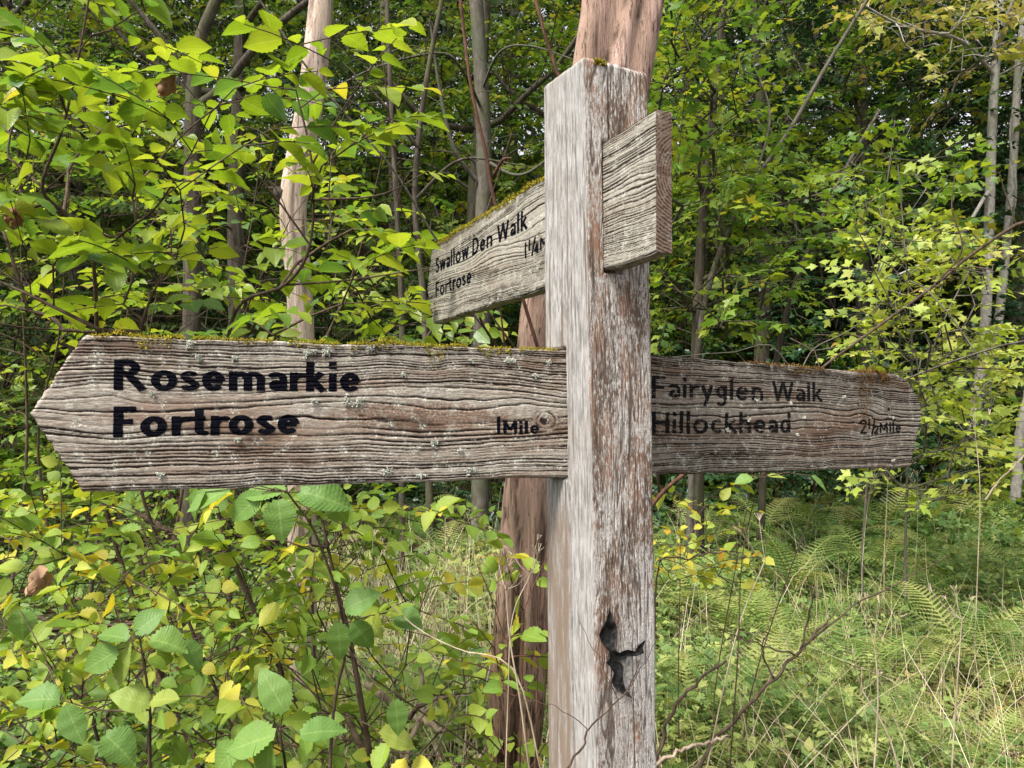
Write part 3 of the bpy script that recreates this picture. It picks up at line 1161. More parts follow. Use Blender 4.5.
def tpl_maple(cup=0.12, deep=0.5):
    # five pointed lobes round the stalk end
    lob = [(-128, 0.46), (-62, 0.72), (0, 0.98), (62, 0.72), (128, 0.46)]
    pts = [(0.0, 0.0)]
    out = []
    cy = 0.36
    ang, rad = [], []
    for k, (a, r) in enumerate(lob):
        for da, f in ((-17, 0.66), (0, 1.0), (17, 0.66)):
            ang.append(a + da)
            rad.append(r * 0.62 * f)
        if k < 4:
            ang.append((a + lob[k + 1][0]) / 2)
            rad.append(0.30 * (1 - deep) + 0.13)
    for a, r in zip(ang, rad):
        x, y = r * sin(radians(a)), cy + r * cos(radians(a))
        out.append((x, y, -cup * (x * x + (y - cy) ** 2) * 2.2 + 0.10 * abs(x)))
    V = np.array([(0, cy, 0.02), (0, 0, 0)] + out)
    n = len(out)
    F = [(0, 2 + i, 3 + i) for i in range(n - 1)] + [(0, 1, 2), (0, n + 1, 1)]
    uv = np.stack([V[:, 1], np.clip(V[:, 0] * 2, -1, 1)], -1)
    return V, np.array(F)[:, ::-1], uv


def tpl_oval(w=0.30, fold=0.3, droop=0.15):
    V = np.array([(0, 0, 0), (-w, .38, w * fold), (0, .42, -droop * .2), (w, .38, w * fold), (-w * .62, .74, w * fold * .6 - droop * .5), (w * .62, .74, w * fold * .6 - droop * .5), (0, 1, -droop)])
    F = np.array([(0, 2, 1), (0, 3, 2), (1, 2, 4), (2, 3, 5), (2, 6, 4), (2, 5, 6)])
    return V, F[:, ::-1], np.stack([V[:, 1], V[:, 0] / w], -1)


def tpl_pinnate(pairs=4, droop=0.3, lw=0.12):
    V, F, uv = [], [], []
    def leaflet(x, y, ang, L):
        a = len(V)
        d = np.array([sin(ang), cos(ang)])
        s = np.array([d[1], -d[0]])
        b = np.array([x, y])
        for q in (b, b + d * L * .45 + s * L * .28, b + d * L, b + d * L * .45 - s * L * .28):
            V.append((q[0], q[1], -droop * q[1] ** 2 + 0.12 * abs(q[0])))
            uv.append((0.5, 0.0))
        uv[a] = (0, 0)
        F.append((a, a + 1, a + 2))
        F.append((a, a + 2, a + 3))
    for i in range(pairs):
        y = 0.25 + 0.6 * i / pairs
        L = 0.40 * (1 - 0.45 * i / pairs)
        for sx in (-1, 1):
            leaflet(0.01 * sx, y, sx * 0.95, L)
    leaflet(0, 0.80, 0, 0.30)
    a = len(V)
    for q in ((-.008, 0), (.008, 0), (.005, .85), (-.005, .85)):
        V.append((q[0], q[1], -droop * q[1] ** 2))
        uv.append((0, 0))
    F += [(a, a + 1, a + 2), (a, a + 2, a + 3)]
    return np.array(V), np.array(F)[:, ::-1], np.array(uv)


ELM = [tpl_elm(15, .20, .10, .020), tpl_elm(15, .32, .25, .02, twist=.2), tpl_elm(15, .10, .32, .02, wmax=.40, twist=-.2), tpl_elm(15, .26, -.05, .02, wmax=.33)]
ELMHI = [tpl_elm(29, .16, .18, .014, .35, .1), tpl_elm(29, .26, .30, .014, .39, -.25), tpl_elm(29, .12, .05, .014, .33, .25)]
ELMLO = [tpl_elm(5, .22, .12, .03), tpl_elm(5, .3, .26, .03, .4), tpl_elm(5, .12, .05, .03, .33)]
MAPLE = [tpl_maple(.12), tpl_maple(.35, .4), tpl_maple(-.1, .6)]
OVAL = [tpl_oval(), tpl_oval(.36, .2, .3), tpl_oval(.26, .45, .05)]
PINN = [tpl_pinnate(4, .3), tpl_pinnate(3, .55), tpl_pinnate(5, .1)]


class Leaves:
    def __init__(self):
        self.rows = []

    def add(self, pos, axis, nrm, size, rnd):
        n = len(pos)
        self.rows.append((pos, axis, nrm, np.broadcast_to(size, (n,)), np.broadcast_to(rnd, (n,))))

    def build(self, name, tpls, mat, parent=None, off=None, rng=None):
        pos, ax, nr, sz, rd = [np.concatenate([r[i] for r in self.rows]) for i in range(5)]
        rng = rng or RNG
        ax = unit(ax)
        nr = unit(nr - ax * (nr * ax).sum(-1, keepdims=True))
        sd = np.cross(ax, nr)
        pick = rng.integers(0, len(tpls), len(pos))
        Vs, Fs, As, n0 = [], {}, [], 0
        for k, (tv, tf, tuv) in enumerate(tpls):
            i = np.where(pick == k)[0]
            if not len(i):
                continue
            xs = rng.uniform(0.85, 1.15, len(i))[:, None, None]
            V = pos[i][:, None] + sz[i][:, None, None] * (tv[None, :, 0:1] * xs * sd[i][:, None] + tv[None, :, 1:2] * ax[i][:, None] + tv[None, :, 2:3] * nr[i][:, None])
            m = len(tv)
            F = (np.arange(len(i)) * m)[:, None, None] + tf[None] + n0
            A = np.zeros((len(i), m, 3))
            A[..., 0:2] = tuv[None]
            A[..., 2] = rd[i][:, None]
            Vs.append(V.reshape(-1, 3))
            As.append(A.reshape(-1, 3))
            Fs.setdefault(tf.shape[1], []).append(F.reshape(-1, tf.shape[1]))
            n0 += len(i) * m
        V = np.concatenate(Vs)
        if off is not None:
            V = V - np.asarray(off)
        return build(name, V, [np.concatenate(f) for f in Fs.values()], mat, parent, {"lf": np.concatenate(As)})


UP = np.array([0, 0, 1.0])


def sprays(tips, dirs, L, nl, size, rng, lv, tub=None, droop=0.12, ang=52, tilt=0.35, rnd=None, rtw=0.0012, flat=0.75, petiole=0.10, up=None, a=0.0):
    """leafy twigs: leaves alternate on both sides of each twig, spread in one plane"""
    n = len(tips)
    L = np.broadcast_to(L, (n,)) * rng.uniform(0.7, 1.3, n)
    d = np.array(dirs, float)
    d[:, 2] *= (1 - flat)
    d = unit(d + rng.normal(0, 0.12, (n, 3)))
    upv = (np.tile(UP, (n, 1)) if up is None else np.tile(up, (n, 1))) + rng.normal(0, tilt, (n, 3))
    sd = unit(np.cross(d, upv))
    nm = unit(np.cross(sd, d))
    nm *= np.sign(nm[:, 2:3] + 1e-6)
    u = (np.arange(nl) + 0.6) / nl
    base = tips[:, None] + d[:, None] * (u[None, :, None] * L[:, None, None]) - UP * (droop * L[:, None, None] * u[None, :, None] ** 2)
    sgn = np.where(np.arange(nl) % 2 == 0, 1.0, -1.0)[None, :] * np.where(rng.uniform(size=n) < .5, 1, -1)[:, None]
    aa = np.radians(ang + rng.normal(0, 12, (n, nl))) * (1 - 0.55 * (u[None] > 0.93))
    ax = d[:, None] * np.cos(aa)[..., None] + sd[:, None] * (np.sin(aa) * sgn)[..., None] - UP * rng.uniform(0, 0.35, (n, nl, 1))
    nn = nm[:, None] + rng.normal(0, tilt * 0.8, (n, nl, 3))
    sz = size * rng.uniform(0.45, 1.25, (n, nl)) * (0.75 + 0.35 * np.sin(pi * u))[None]
    axu = unit(ax)
    r = (rng.uniform(0, 1, n)[:, None] * 0.5 + rng.uniform(0, 1, (n, nl)) * 0.5) if rnd is None else rnd(n, nl)
    keep = rng.uniform(size=(n, nl)) < 0.93
    pos = base + axu * (petiole * sz)[..., None]
    lv.add(pos[keep], axu[keep], nn[keep], sz[keep], r[keep])
    if tub is not None:
        for i in range(n):
            tub.tube(np.vstack([tips[i], base[i, ::2], base[i, -1]]), np.linspace(rtw * 1.5, rtw * .7, len(base[i, ::2]) + 2), 4, a)


def grow(bases, targets, rng, seg=0.12, rtip=0.002, power=0.48, rmax=None, up=0.12, pen=0.25, jit=0.06):
    """branch skeleton: every target is joined to the nearest node already grown.
    bases = list of (points, r0, r1). returns tube list [(pts, rad)], end directions"""
    pos, par, rmin, plen = [], [], [], []
    for bi, (pts, r0, r1) in enumerate(bases):
        pts = np.asarray(pts, float)
        p = -1
        if bi > 0:
            A = np.array(pos)
            p = int(np.argmin(np.linalg.norm(A - pts[0], axis=1)))
            if np.linalg.norm(A[p] - pts[0]) > 1.5:
                p = -1
        for k, q in enumerate(pts):
            pos.append(q)
            par.append(p)
            rmin.append(r0 + (r1 - r0) * k / max(1, len(pts) - 1))
            plen.append(0 if p < 0 else plen[p] + np.linalg.norm(pos[p] - q))
            p = len(pos) - 1
    nb = len(pos)
    cap = nb + int(len(targets) * 14) + 10
    A = np.zeros((cap, 3))
    A[:nb] = pos
    PL = np.zeros(cap)
    PL[:nb] = plen
    cnt = nb
    tips = []
    d0 = np.min(np.linalg.norm(targets[:, None] - A[None, :nb], axis=2), axis=1)
    dirs = np.zeros((len(targets), 3))
    for ti in np.argsort(d0):
        t = targets[ti]
        dd = np.linalg.norm(A[:cnt] - t, axis=1) + pen * PL[:cnt]
        low = np.clip(A[:cnt, 2] - t[2], 0, None)
        i = int(np.argmin(dd + 0.6 * low))
        a = A[i]
        dist = np.linalg.norm(t - a)
        m = int(np.clip(dist / seg, 1, 12))
        bow = UP * up * dist + rng.normal(0, jit, 3) * dist
        p = i
        for k in range(1, m + 1):
            u = k / m
            q = a * (1 - u) + t * u + bow * sin(pi * u) * .8 + (rng.normal(0, jit * .35, 3) * dist / m if k < m else 0)
            A[cnt] = q
            PL[cnt] = PL[p] + np.linalg.norm(q - A[p])
            par.append(p)
            rmin.append(0)
            p = cnt
            cnt += 1
        tips.append(p)
        dirs[ti] = unit(t - A[par[p]])
    w = np.zeros(cnt)
    for p in tips:
        w[p] += 1
    kids = [[] for _ in range(cnt)]
    for i in range(cnt - 1, -1, -1):
        w[i] = max(w[i], 0.5) if not kids[i] else w[i] + sum(w[c] for c in kids[i])
        if par[i] >= 0:
            kids[par[i]].append(i)
    rad = rtip * w ** power
    if rmax:
        rad = np.minimum(rad, rmax)
    rm = np.array(rmin)
    rad[:nb] = rm[:nb]
    for i in range(nb, cnt):
        rad[i] = min(rad[i], rad[par[i]] * 0.95)
    tubes = []
    starts = [i for i in range(cnt) if par[i] < 0]
    stack = [(s, None) for s in starts]
    while stack:
        s, fr = stack.pop()
        ch = [] if fr is None else [fr]
        cur = s
        while True:
            ch.append(cur)
            ks = kids[cur]
            if not ks:
                break
            same = [c for c in ks if cur < nb and c == cur + 1 and c < nb]
            best = same[0] if same else max(ks, key=lambda c: w[c])
            for c in ks:
                if c != best:
                    stack.append((c, cur))
            cur = best
        if len(ch) > 1:
            rr = rad[ch].copy()
            if fr is not None:
                rr[0] = rr[1]
            tubes.append((A[ch], rr))
    return tubes, dirs


def tubes_to(geo, tubes, kmax=8, kmin=4, rbig=0.02, rmin=0.0):
    for pts, r in tubes:
        if r.max() < rmin:
            continue
        k = kmax if r.max() > rbig else (kmin + 1 if r.max() > rbig * .3 else kmin)
        geo.tube(pts, r, k)


# materials ---------------------------------------------------------
G1, G2, G3 = (0.13, 0.22, 0.02), (0.21, 0.30, 0.026), (0.31, 0.37, 0.045)
YEL, AMB = (0.55, 0.44, 0.045), (0.48, 0.27, 0.035)
M_ELM = leaf_mat("elm_leaf", [(0.0, (0.075, 0.165, 0.055)), (0.18, (0.10, 0.20, 0.045)), (0.32, G1), (0.55, G2), (0.88, G3), (0.95, (0.34, 0.32, 0.04)), (1.0, YEL)], 0.5, True, 0.36, 0.5)
M_ELM2 = leaf_mat("yellowing_leaf", [(0.0, (0.10, 0.20, 0.035)), (0.40, (0.18, 0.29, 0.04)), (0.66, (0.28, 0.36, 0.05)), (0.80, (0.44, 0.43, 0.06)), (0.95, YEL), (1.0, AMB)], 0.42, True, 0.5, 0.3)
M_BIG = leaf_mat("broad_leaf", [(0.0, (0.10, 0.22, 0.055)), (0.6, (0.17, 0.29, 0.065)), (1.0, (0.32, 0.36, 0.07))], 0.42, True, 0.5, 0.3)
M_SYC = leaf_mat("sycamore_leaf", [(0.0, (0.042, 0.10, 0.026)), (0.4, (0.11, 0.20, 0.034)), (0.8, (0.26, 0.32, 0.04)), (0.95, (0.28, 0.25, 0.04)), (1.0, (0.33, 0.20, 0.04))], 0.45, False, 0.45, 0.3)
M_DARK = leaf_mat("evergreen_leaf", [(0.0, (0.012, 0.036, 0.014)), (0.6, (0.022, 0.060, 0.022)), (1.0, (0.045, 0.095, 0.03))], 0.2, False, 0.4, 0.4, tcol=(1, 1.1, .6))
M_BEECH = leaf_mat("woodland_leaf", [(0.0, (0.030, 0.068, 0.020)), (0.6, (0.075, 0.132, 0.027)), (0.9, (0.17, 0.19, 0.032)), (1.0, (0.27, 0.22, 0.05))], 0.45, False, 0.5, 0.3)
M_AUT = leaf_mat("autumn_leaf", [(0.0, (0.16, 0.23, 0.03)), (0.4, (0.32, 0.33, 0.06)), (0.75, (0.44, 0.38, 0.13)), (1.0, (0.36, 0.25, 0.11))], 0.45, False, 0.6, 0.2, tcol=(1.1, 1, .6))
M_PALE = leaf_mat("pale_sapling_leaf", [(0.0, (0.19, 0.27, 0.04)), (0.5, (0.32, 0.39, 0.07)), (0.85, (0.44, 0.45, 0.10)), (1.0, (0.5, 0.44, 0.10))], 0.45, False, 0.5, 0.3)
M_HERB = leaf_mat("herb_leaf", [(0.0, (0.06, 0.135, 0.035)), (0.35, (0.14, 0.225, 0.06)), (0.7, (0.28, 0.34, 0.10)), (0.9, (0.44, 0.43, 0.15)), (1.0, (0.36, 0.25, 0.11))], 0.35, False, 0.55, 0.25)
M_FERN = leaf_mat("fern_leaf", [(0.0, (0.08, 0.15, 0.035)), (0.45, (0.13, 0.21, 0.05)), (0.8, (0.24, 0.30, 0.085)), (1.0, (0.36, 0.33, 0.12))], 0.35, False, 0.5, 0.25)
M_STRAW = leaf_mat("dry_straw", [(0.0, (0.33, 0.25, 0.15)), (0.6, (0.52, 0.43, 0.29)), (1.0, (0.66, 0.58, 0.44))], 0.2, False, 0.7, 0.2, tcol=(1, .95, .8))
M_GRASS = leaf_mat("grass_blade", [(0.0, (0.10, 0.15, 0.03)), (0.7, (0.20, 0.25, 0.06)), (1.0, (0.34, 0.33, 0.11))], 0.35, False, 0.5, 0.25)
M_DEADLEAF = leaf_mat("dead_leaf", [(0.0, (0.14, 0.06, 0.03)), (1.0, (0.36, 0.22, 0.14))], 0.25, False, 0.7, 0.2, tcol=(1, .8, .5))

B_TWIG = bark_mat("dark_twig", (0.045, 0.030, 0.021), (0.11, 0.078, 0.057), None, 60, .2, .4)
B_RED = bark_mat("red_brown_twig", (0.06, 0.028, 0.02), (0.14, 0.07, 0.05), None, 80, .2, .4)
B_GREY = bark_mat("grey_bark", (0.062, 0.053, 0.043), (0.135, 0.12, 0.102), (0.085, 0.09, 0.062), 22, .3, .6, moss=0.4)
B_DARK = bark_mat("dark_bark", (0.040, 0.032, 0.024), (0.10, 0.084, 0.066), (0.07, 0.07, 0.042), 22, .2, .8, moss=0.5)
B_PALE = bark_mat("pale_smooth_bark", (0.23, 0.21, 0.185), (0.40, 0.375, 0.335), (0.28, 0.275, 0.23), 26, .6, .35)
B_DEAD = bark_mat("bleached_dead_wood", (0.30, 0.23, 0.18), (0.52, 0.43, 0.36), (0.40, 0.32, 0.25), 20, .06, .6)
B_STICK = bark_mat("dry_stick", (0.22, 0.165, 0.12), (0.42, 0.34, 0.26), None, 40, .2, .5)

def tree(name, label, cat, base, height, r0, targets_fn, bark, leafmat, tpls, nl, lsize, spray_L, seed, group=None, lean=(0, 0), bases=None, flat=.75, tilt=.45, crown_name="crown", rtip=0.004, twigs=False, rtw=.0025, droop=.15, limbs=0, pen=.25, pts_fn=None):
    rng = np.random.default_rng(seed)
    base = np.asarray(base, float)
    root = thing(name, base, label, cat, group)
    if bases is None:
        n = 14
        z = np.linspace(0, 1, n)
        pts = np.stack([lean[0] * z + 0.05 * height * 0.3 * vnoise(z * 3, z * 0 + seed, seed), lean[1] * z + 0.05 * height * .3 * vnoise(z * 3 + 9, z * 0 + seed, seed + 1), height * z - 0.05], -1)
        rad = (r0, r0 * 0.15)
        bases = [(pts, r0, r0 * 0.12)]
        for k in range(limbs):
            i = rng.integers(3, n - 3)
            a = rng.uniform(0, 2 * pi)
            Ll = height * rng.uniform(.22, .4)
            q = np.stack([pts[i] + np.array([cos(a), sin(a), 0]) * Ll * u * (1 - .15 * u) + UP * Ll * (.75 * u ** 1.4) + rng.normal(0, .03, 3) * Ll * (u > 0) for u in np.linspace(0, 1, 8)])
            ri = r0 * (1 - i / n) * .6
            bases.append((q, ri, ri * .25))
    tg = targets_fn(rng)
    tubes, dirs = grow(bases, tg, rng, seg=max(.12, spray_L * .5), rtip=rtip, rmax=r0 * .5, pen=pen)
    geo = Geo()
    tubes_to(geo, tubes, 10, 4, r0 * .25)
    lv = Leaves()
    sprays(tg, dirs, spray_L, nl, lsize, rng, lv, geo if twigs else None, flat=flat, tilt=tilt, rtw=rtw, droop=droop)
    tr = geo.build("trunk", bark, root)
    lv.build(crown_name, tpls, leafmat, root, None, rng)
    return root


def blob_targets(n, cx, cy, cz, rx, ry, rz, hollow=0.3, layer=0.0, lump=0.35, seed=0):
    def f(rng):
        v = unit(rng.normal(0, 1, (n * 2, 3)))
        r = (hollow ** 3 + (1 - hollow ** 3) * rng.uniform(0, 1, n * 2)) ** (1 / 3)
        az = np.arctan2(v[:, 1], v[:, 0])
        r = r * (1 + lump * vnoise(az * 1.6 + 10, v[:, 2] * 2.6 + 10, seed + 200))
        p = v * r[:, None]
        p = np.stack([cx + p[:, 0] * rx, cy + p[:, 1] * ry, cz + p[:, 2] * rz], -1)
        keep = vnoise(p[:, 0] * 1.1 + 50, p[:, 2] * 1.6 + p[:, 1] * .9 + 50, seed + 201) > -0.25
        p = p[keep][:n]
        if layer:
            p[:, 2] = np.round(p[:, 2] / layer) * layer + rng.normal(0, layer * .12, len(p))
        return p[p[:, 2] > 0.4]
    return f


# ------------------------------------------------------- background wood
def place_at(px, depth):
    x = (px - 512) / FPX * depth
    y = depth * cos(PHI)
    return np.array([x, y, float(gz(x, y))])


HID = (0, -60, 0)
wood = "trees of the wood behind the signpost"
protos = {}
protos['syc'] = tree("sycamore_tree", "", "tree", HID, 12.0, 0.15, blob_targets(560, 0, 0, 6.6, 3.1, 3.1, 5.6, .25, .55, seed=1), B_DARK, M_SYC, MAPLE, 16, 0.15, 0.75, 301, wood, limbs=5)
protos['beech'] = tree("beech_tree", "", "tree", HID, 13.0, 0.17, blob_targets(600, 0.3, 0, 7.2, 3.2, 3.2, 5.8, .3, .5, seed=4), B_DARK, M_BEECH, OVAL, 20, 0.11, 0.75, 302, wood, limbs=6)
protos['alder'] = tree("alder_tree", "", "tree", HID, 11.0, 0.11, blob_targets(420, 0, 0.2, 6.8, 2.3, 2.3, 4.8, .2, 0, seed=7), B_GREY, M_BEECH, OVAL, 20, 0.10, 0.6, 303, wood, limbs=7, lean=(.6, .2))
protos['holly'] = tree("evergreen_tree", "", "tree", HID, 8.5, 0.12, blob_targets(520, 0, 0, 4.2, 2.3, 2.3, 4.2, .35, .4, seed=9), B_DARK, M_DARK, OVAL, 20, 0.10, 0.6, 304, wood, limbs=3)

WOODS = [
    # px, depth, kind, scale, label
    (-120, 10.5, 'beech', 1.0, "broadleaved tree cut by the left frame edge behind the elm shrubs"),
    (70, 12.5, 'syc', 1.0, "sycamore deep behind the upper left elm shrub"),
    (235, 11.0, 'beech', 1.0, "dark barked beech rising behind the upper left elm shrub, left of the pale dead trunk"),
    (400, 15.5, 'alder', 1.25, "thin alder in the gap between the pale dead trunk and the high board"),
    (475, 12.0, 'beech', .95, "grey beech in the wood directly above the high board"),
    (600, 14.0, 'syc', 1.1, "sycamore hidden mostly behind the top of the post"),
    (770, 12.5, 'syc', .95, "bright green sycamore to the right of the butt end of the high board"),
    (868, 13.5, 'holly', 1.15, "dark evergreen mass in the wood behind the pale sapling"),
    (800, 17.0, 'holly', 1.3, "dark evergreen behind the bright green sycamore"),
    (975, 14.5, 'holly', 1.25, "dark evergreen behind the two slender pale trunks"),
    (1100, 12.0, 'syc', 1.0, "sycamore cut by the right frame edge"),
    (165, 17.5, 'holly', 1.3, "dark evergreen low behind the upper left shrub"),
    (330, 18.5, 'holly', 1.35, "dark evergreen behind the pale dead trunk"),
    (520, 19.0, 'holly', 1.4, "dark evergreen seen under the high board beside the post"),
    (0, 18.5, 'syc', 1.15, "tall sycamore far behind at the left edge of the wood"),
    (690, 20.0, 'beech', 1.2, "tall beech behind the leaning red dead trunk"),
    (900, 20.5, 'beech', 1.2, "tall beech above the dark evergreens on the right"),
    (1060, 20.0, 'alder', 1.4, "tall alder behind the slender pale trunks"),
    (280, 24.0, 'beech', 1.35, "tall beech on the bank far behind the pale dead trunk"),
    (110, 25.0, 'beech', 1.35, "tall beech on the bank at the far left"),
    (430, 26.0, 'syc', 1.35, "tall sycamore on the bank far behind the high board"),
    (560, 27.0, 'beech', 1.4, "tall beech on the bank far behind the post top"),
    (740, 27.0, 'holly', 1.8, "big evergreen on the bank above the bright sycamore"),
    (850, 28.0, 'syc', 1.4, "tall sycamore on the bank behind the dark evergreens"),
    (990, 27.0, 'holly', 1.8, "big evergreen on the bank at the far right"),
    (-60, 27.0, 'holly', 1.8, "big evergreen on the bank beyond the left frame edge"),
    (640, 33.0, 'syc', 1.6, "farthest tall sycamore on the bank behind the post"),
    (350, 34.0, 'holly', 2.1, "farthest big evergreen on the bank left of the post"),
    (200, 35.0, 'syc', 1.6, "farthest tall sycamore on the bank at left"),
    (920, 36.0, 'beech', 1.7, "farthest tall beech on the bank at right"),
    (60, 22.0, 'holly', 1.9, "big evergreen halfway up the bank behind the left end of the elm shrubs"),
    (440, 22.5, 'holly', 1.9, "big evergreen halfway up the bank behind the high board"),
    (250, 30.0, 'holly', 2.3, "big evergreen on the bank behind the bleached dead trunk"),
    (510, 31.0, 'holly', 2.3, "big evergreen on the bank behind the top of the high board"),
    (690, 24.0, 'holly', 1.9, "big evergreen halfway up the bank right behind the butt of the high board"),
    (120, 32.0, 'beech', 1.6, "far beech at the top of the bank, upper left"),
    (800, 33.0, 'beech', 1.7, "far beech at the top of the bank behind the bare grey tree"),
]
WOODS += [(870, 11.9, 'holly', 1.0, "near dark evergreen between the bare grey tree and the slender pale trunks"), (1230, 13.0, 'beech', 1.0, "beech outside the right edge of the picture"), (1340, 15.0, 'holly', 1.6, "evergreen outside the right edge of the picture"), (1480, 17.0, 'syc', 1.2, "sycamore well outside the right edge of the picture"),
          (1250, 20.0, 'holly', 2.0, "big evergreen on the bank outside the right edge"), (-260, 15.0, 'holly', 1.6, "evergreen outside the left edge of the picture"), (-330, 20.0, 'beech', 1.3, "beech outside the left edge of the picture")]
rw = np.random.default_rng(77)
used = set()
for px, dep, kind, sc, lab in WOODS:
    q = place_at(px, dep)
    if kind not in used:
        o = protos[kind]
        used.add(kind)
        o.location = q
        o.scale = (sc, sc, sc)
        o.rotation_euler = (0, 0, rw.uniform(0, 6.28))
        o["label"] = lab
    else:
        o = dup(protos[kind], q, rw.uniform(0, 6.28), sc, lab, wood)
bpy.context.view_layer.update()

# ================================================================== NEARER PLANTS
def pxline(pts, n=24):
    """(px, py, depth) list -> smooth world polyline"""
    return spline(np.array([P(*p) for p in pts]), n)


def rad_px(px, depth):
    return px / FPX * depth


def dead_trunk(name, label, cl, widths, bark, seed, k=44, rough=0.13, n=150):
    """barkless trunk through (px,py,depth) with pixel widths; fluted and split"""
    pts = pxline(cl, n)
    dep = np.interp(np.linspace(0, 1, n), np.linspace(0, 1, len(cl)), [c[2] for c in cl])
    wd = np.interp(np.linspace(0, 1, n), np.linspace(0, 1, len(widths)), widths)
    rad = wd / FPX * dep / 2
    root = thing(name, pts[0], label, "dead tree")
    g = Geo()
    T = unit(np.gradient(pts, axis=0))
    ang = np.arange(k) / k * 2 * pi
    U = unit(np.cross(T, np.array([0.1, 1, 0.0])))
    W = np.cross(T, U)
    i = np.arange(n)[:, None]
    tw = ang[None] + 0.5 * np.sin(np.linspace(0, 3, n))[:, None]
    fl = 1 + rough * (0.9 * np.sin(3 * tw + 1.3 + seed) + 0.6 * np.sin(7 * tw + 2 + 0.03 * i) + 1.1 * vnoise(np.cos(ang)[None] * 2.2 + 30 + 0 * i, np.sin(ang)[None] * 2.2 + i * 0.05, seed))
    crack = sstep(0.12, 0.0, np.abs(vnoise(np.cos(tw) * 3 + 40, np.sin(tw) * 3 + i * 0.03, seed + 5)))
    fl = fl - 0.16 * crack * sstep(0.2, 0.6, vnoise(i * 0.06 + 0 * tw, tw * 0 + 3, seed + 6) * .5 + .5)
    V = pts[:, None] + (U[:, None] * np.cos(ang)[None, :, None] + W[:, None] * np.sin(ang)[None, :, None]) * (rad[:, None] * fl)[..., None]
    ii, jj = np.meshgrid(np.arange(n - 1), np.arange(k), indexing='ij')
    j2 = (jj + 1) % k
    F = np.stack([ii * k + jj, ii * k + j2, (ii + 1) * k + j2, (ii + 1) * k + jj], -1).reshape(-1, 4)
    A = np.zeros((n, k, 3))
    A[..., 0] = crack
    A[..., 1] = ang[None] / 6.28
    A[..., 2] = np.linspace(0, 1, n)[:, None]
    g.add(V - pts[0], F, A.reshape(-1, 3))
    g.build("trunk", bark, root)
    return root, pts


def deadwood_mat(name, c0, c1, c2, dark, split=0.7, rot=False):
    m, nt, out = new_mat(name)
    g = N(nt)
    vec, cr, a, hgt = g.attr("lf")
    ob = g.coord()
    stv = g.scalev(ob, (1, 1, 0.06))
    n1 = g.noise(stv, 60.0, 6.0, 0.7)
    n2 = g.noise(g.scalev(ob, (1, 1, .25)), 11.0, 4.0, 0.6)
    n3 = g.noise(g.scalev(ob, (1, 1, .12)), 150.0, 4.0, 0.7)
    col = g.mix(g.ss(0.35, 0.65, n1), c0, c1)
    col = g.mix(g.ss(0.45, 0.62, n2), col, c2)
    dk = g.math('MAXIMUM', g.math('MULTIPLY', cr, split), g.math('MULTIPLY', g.ss(0.54, 0.66, n3), 0.85))
    dk = g.math('MAXIMUM', dk, g.math('MULTIPLY', g.ss(0.56, 0.64, g.noise(stv, 16.0, 4.0, .6)), 0.85))
    col = g.mix(dk, col, dark)
    if rot:
        foot = g.ss(0.34, 0.16, g.math('ADD', hgt, g.math('MULTIPLY', g.math('SUBTRACT', n2, .5), .35)))
        col = g.mix(foot, col, g.mix(g.ss(.4, .62, n1), (0.055, 0.034, 0.022), (0.21, 0.135, 0.085)))
        col = g.mix(g.math('MULTIPLY', foot, g.ss(.52, .6, n3)), col, (0.02, 0.014, 0.010))
    b = g.bsdf(col, 0.88, 0.15, g.bump(g.math('ADD', n1, g.math('MULTIPLY', n3, .5)), 0.9, 0.010))
    g.link(b, out.inputs[0])
    return m


M_RED = deadwood_mat("red_dead_wood", (0.24, 0.135, 0.105), (0.48, 0.34, 0.29), (0.31, 0.21, 0.16), (0.035, 0.022, 0.016), .95, True)
M_BLE = deadwood_mat("bleached_wood", (0.32, 0.24, 0.19), (0.54, 0.445, 0.38), (0.43, 0.34, 0.27), (0.09, 0.06, 0.045))

# leaning reddish dead trunk right behind the post (two fused stems near the top)
rt, ptsr = dead_trunk("dead_tree", "leaning barkless reddish trunk standing right behind the signpost", [(505, 1010, 1.95), (512, 768, 1.95), (524, 560, 1.95), (536, 440, 1.95), (558, 320, 1.95), (592, 160, 2.0), (619, 20, 2.05), (634, -120, 2.1)],
                      [52, 48, 40, 47, 66, 72, 74, 72], M_RED, 3, rough=.19)
g = Geo()
pp = pxline([(592, 250, 2.02), (622, 120, 2.04), (637, 20, 2.08), (650, -130, 2.1)], 40)
g.tube(pp - ptsr[0], np.linspace(.03, .05, 40) * (1 + .1 * np.sin(np.arange(40) * .7)), 16)
g.build("side_stem", M_RED, rt)
# rotten base of the trunk
# bleached dead trunk upper left with broken stub
bt, ptsb = dead_trunk("dead_tree", "slim bleached dead trunk rising through the upper left leaves, with a broken stub", [(303, 900, 3.7), (302, 560, 3.7), (301, 400, 3.7), (299, 290, 3.7), (293, 200, 3.7), (308, 110, 3.75), (319, 20, 3.8), (326, -90, 3.9)],
                      [30, 28, 26, 25, 26, 26, 25, 23], M_BLE, 8, k=20, rough=.06)
g = Geo()
sp_ = pxline([(297, 214, 3.70), (288, 204, 3.69), (280, 194, 3.67), (273, 184, 3.66)], 14)
g.tube(sp_ - ptsb[0], np.array([.030, .034, .036, .033, .030, .031, .028, .033, .030, .034, .028, .022, .014, .003]), 9)
for da, db, ln in ((-5, -4, 1.0), (3, -7, .8), (-8, 3, .9)):      # splinters at the break
    a_, b_ = P(277, 189, 3.66), P(273 + da, 184 + db, 3.64)
    g.tube(np.array([a_, (a_ + b_) / 2, b_]) - ptsb[0], [.014 * ln, .009 * ln, .001], 5)
g.build("broken_stub", B_DARK, bt)


